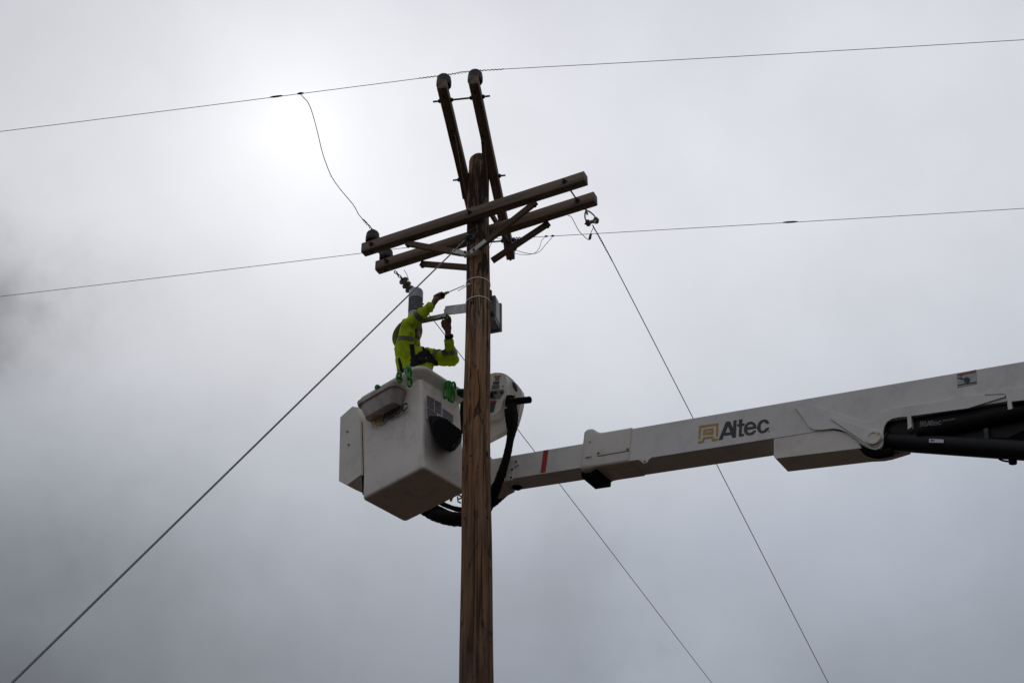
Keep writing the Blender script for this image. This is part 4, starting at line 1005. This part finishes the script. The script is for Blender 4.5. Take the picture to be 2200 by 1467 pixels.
# shirt
bm = bmesh.new()
capsule(bm, chs + V((0, 0, .02)), hy(896, 800, 11.09), .138, .142, 20, flatv=SIDE, fl=1.2)
capsule(bm, hy(896, 800, 11.09), pel, .142, .16, 20, flatv=SIDE, fl=1.12)
capsule(bm, nek - V((0, 0, .02)), chs, .085, .14, 18)
capsule(bm, shR.lerp(shL, .1), shR.lerp(shL, .9), .078, .072, 16)
capsule(bm, shR, chs - V((0, 0, .05)) + SIDE * .05, .072, .115, 16)
capsule(bm, shL, chs - V((0, 0, .06)) - SIDE * .05, .075, .11, 16)
capsule(bm, shR, elR, .076, .060, 16); capsule(bm, hy(865, 752, 10.99), hy(872, 712, 10.91), .070, .052, 16); capsule(bm, hy(865, 750, 10.99), hy(872, 802, 11.02), .070, .074, 16); capsule(bm, elR, elR.lerp(wrR, .86), .058, .040, 16)
capsule(bm, shL, elL, .075, .060, 16); capsule(bm, elL, elL.lerp(wrL, .80), .058, .037, 16)
capsule(bm, elR.lerp(wrR, .84), elR.lerp(wrR, .90), .044, .044, 16)
capsule(bm, hv_(-.03, 0, -.10), nek, .070, .082, 16)
shirt = fuse('shirt', bm, .009, M_hivis, per, smooth=3, wr=.013, wsc=8)
bvh = BVHTree.FromPolygons([v.co.copy() for v in shirt.data.vertices], [tuple(p.vertices) for p in shirt.data.polygons])
def onshirt(x, y, off=.006):
    d = ray(x, y).normalized(); h, n, i, t = bvh.ray_cast(CAM, d)
    if h is None: return None, None
    return h + n * off, n
def strap(name, P, w, m, parent, th=.006, off=.005):
    pts = []; P2 = []
    for (a, b) in zip(P, P[1:]):
        for k in range(5): P2.append((a[0] + (b[0] - a[0]) * k / 5, a[1] + (b[1] - a[1]) * k / 5))
    P2.append(P[-1])
    for (x, y) in P2:
        p, n = onshirt(x, y, off)
        if p is not None: pts.append((p, n))
    if len(pts) < 3: return None
    bm = bmesh.new(); rg = []
    for i, (p, n) in enumerate(pts):
        d = (pts[min(i + 1, len(pts) - 1)][0] - pts[max(i - 1, 0)][0]).normalized(); s = d.cross(n).normalized()
        rg.append([bm.verts.new(p + s * w / 2 * a + n * th * b) for a, b in ((-1, -.6), (1, -.6), (1, .6), (-1, .6))])
    for A, B in zip(rg, rg[1:]):
        for k in range(4): bm.faces.new((A[k], A[(k + 1) % 4], B[(k + 1) % 4], B[k]))
    bm.faces.new(rg[0]); bm.faces.new(rg[-1])
    return obj(name, bm, m, parent)
# reflective bands: rings cut to the sleeve
def band(a, b, t0, t1, r0, r1, name='reflective_band'):
    d = b - a; n = 22; bm = bmesh.new()
    p0, p1 = a + d * t0, a + d * t1; x, y = basis(d); rg = []
    for j in range(4):
        q = p0.lerp(p1, j / 3); ring = []
        for k in range(n):
            dr_ = x * cos(2 * pi * k / n) + y * sin(2 * pi * k / n)
            h, nn, i_, t_ = bvh.ray_cast(q + dr_ * .22, -dr_, .22)
            rr_ = min((h - q).length if h is not None else r0, r0 * 1.35) + .004; ring.append(bm.verts.new(q + dr_ * rr_))
        rg.append(ring)
    for A, B in zip(rg, rg[1:]):
        for k in range(n): bm.faces.new((A[k], A[(k + 1) % n], B[(k + 1) % n], B[k]))
    return obj(name, bm, M_band, shirt, sharp=180)
band(elR, wrR, .37, .52, .060, .056)
band(shR, elR, .40, .55, .078, .07)
band(elL, wrL, .30, .46, .06, .055)
band(shL, elL, .32, .48, .07, .064)
strap('reflective_band', [(856, 800), (868, 796), (880, 798)], .05, M_band, shirt, .002)
# trousers
bm = bmesh.new()
capsule(bm, pel, pel - V((0, 0, .06)), .155, .15, 18, flatv=SIDE, fl=1.1)
for a, b, c in legs: capsule(bm, a, b, .10, .078); capsule(bm, b, c, .076, .062)
fuse('trousers', bm, .012, M_trous, per, smooth=3, wr=.004)
for a, b, c in legs:
    bm = bmesh.new(); capsule(bm, c + V((0, 0, .06)), c, .06, .052); capsule(bm, c, c + FCE * .15 - V((0, 0, .012)), .05, .042); fuse('boot', bm, .01, M_black, per, smooth=2)
# harness
hn = strap('harness', [(884, 740), (886, 756), (889, 775), (884, 792)], .045, M_web, per, .008)
for P, w in (([(885, 778), (896, 768), (905, 764), (914, 768)], .055), ([(908, 750), (917, 756), (928, 767), (936, 780)], .05), ([(889, 782), (903, 778), (918, 772), (930, 776)], .05), ([(900, 762), (912, 760), (922, 766)], .05), ([(936, 775), (937, 786), (935, 796)], .04)):
    strap('harness_strap', P, w, M_web, hn or per, .009)
for dy in (0, 5): strap('harness_strap', [(876, 786 + dy), (884, 789 + dy), (888, 790 + dy)], .012, M_webg, hn or per, .012)
strap('harness_strap', [(846 + 12, 770), (862, 790), (866, 802)], .03, M_web, hn or per, .006)
pq, nq = onshirt(903, 775, .02)
if pq is not None: obj('harness_buckle', lathe_bm([(.03, -.01), (.034, 0), (.03, .012), (.01, .014)], pq, nq, 10), M_web, hn or per)
# wrist watch
dw = (hL - wrL).normalized(); wp = elL.lerp(wrL, .97)
w_o = obj('watch_strap', lathe_bm([(.030, -.014), (.0355, -.012), (.0355, .012), (.030, .014)], wp, dw, 18), M_web, per)
obj('watch_case', lathe_bm([(.02, 0), (.022, .004), (.018, .014)], wp + V((.030, -.012, 0)), V((.9, -.4, 0)), 12), M_blackp, w_o)
# hard hat
HM = Matrix.Translation(hy(875, 718, 11.10)) @ R_h.to_4x4() @ Matrix.Rotation(radians(-4), 4, 'Y')
bm = bmesh.new(); n = 36; rg = []
prof = [(1.02, 0, 0), (1.02, .012, 0), (1.0, .03, 0), (.97, .055, 0), (.90, .085, 0), (.76, .115, 0), (.52, .137, 0), (.25, .147, 0), (.02, .15, 0)]
def hatpt(k, f, z, brim=0):
    a = 2 * pi * k / n; return V(((.137 * f + brim * 1.25) * cos(a), (.112 * f + brim) * sin(a), z))
rg.append([bm.verts.new(hatpt(k, .93, .10 * 0 + .06)) for k in range(n)])
rg.append([bm.verts.new(hatpt(k, .97, .0)) for k in range(n)])
rg.append([bm.verts.new(hatpt(k, 1.0, -.010, .028)) for k in range(n)])
rg.append([bm.verts.new(hatpt(k, 1.0, -.004, .030)) for k in range(n)])
for f, z, _ in prof: rg.append([bm.verts.new(hatpt(k, f, z)) for k in range(n)])
for A, B in zip(rg, rg[1:]):
    for k in range(n): bm.faces.new((A[k], A[(k + 1) % n], B[(k + 1) % n], B[k]))
bm.faces.new(rg[-1]); bm.faces.new(rg[0])
hat = obj('hard_hat', bm, M_hat, per, HM, sharp=60)
bm = bmesh.new()
for (x0, z0, x1, z1) in ((-.035, .02, -.015, .045), (-.012, .02, .008, .045), (.012, .02, .035, .042)):
    vs = [bm.verts.new(V((sqrt(max(0, 1 - (y / .112) ** 2)) * (.137 * 1.01 - (z - .02) * .12) + .004, y, z))) for y, z in ((x0, z0), (x1, z0), (x1, z1), (x0, z1))]; bm.faces.new(vs)
bmesh.ops.solidify(bm, geom=bm.faces[:], thickness=.002)
obj('hat_sticker', bm, M_hatpat, hat, HM)

# screwdriver held in the fist
sd = thing('screwdriver', hgrip, 'long screwdriver with black handle and yellow collar held up to the pole', 'screwdriver')
s_a = hgrip - tipd * .05
obj('handle', lathe_bm([(.006, 0), (.015, .006), (.017, .03), (.014, .06), (.016, .09), (.014, .118), (.011, .125)], s_a, tipd, 14), M_blackp, sd)
obj('collar', lathe_bm([(.011, .125), (.015, .128), (.015, .142), (.010, .150), (.013, .153), (.012, .165), (.006, .17)], s_a, tipd, 14), M_yel, sd)
tipp = hy(998, 613, PY - .10)
obj('shaft', tube_bm([s_a + tipd * .168, tipp], .0042, 8), M_iron, sd)
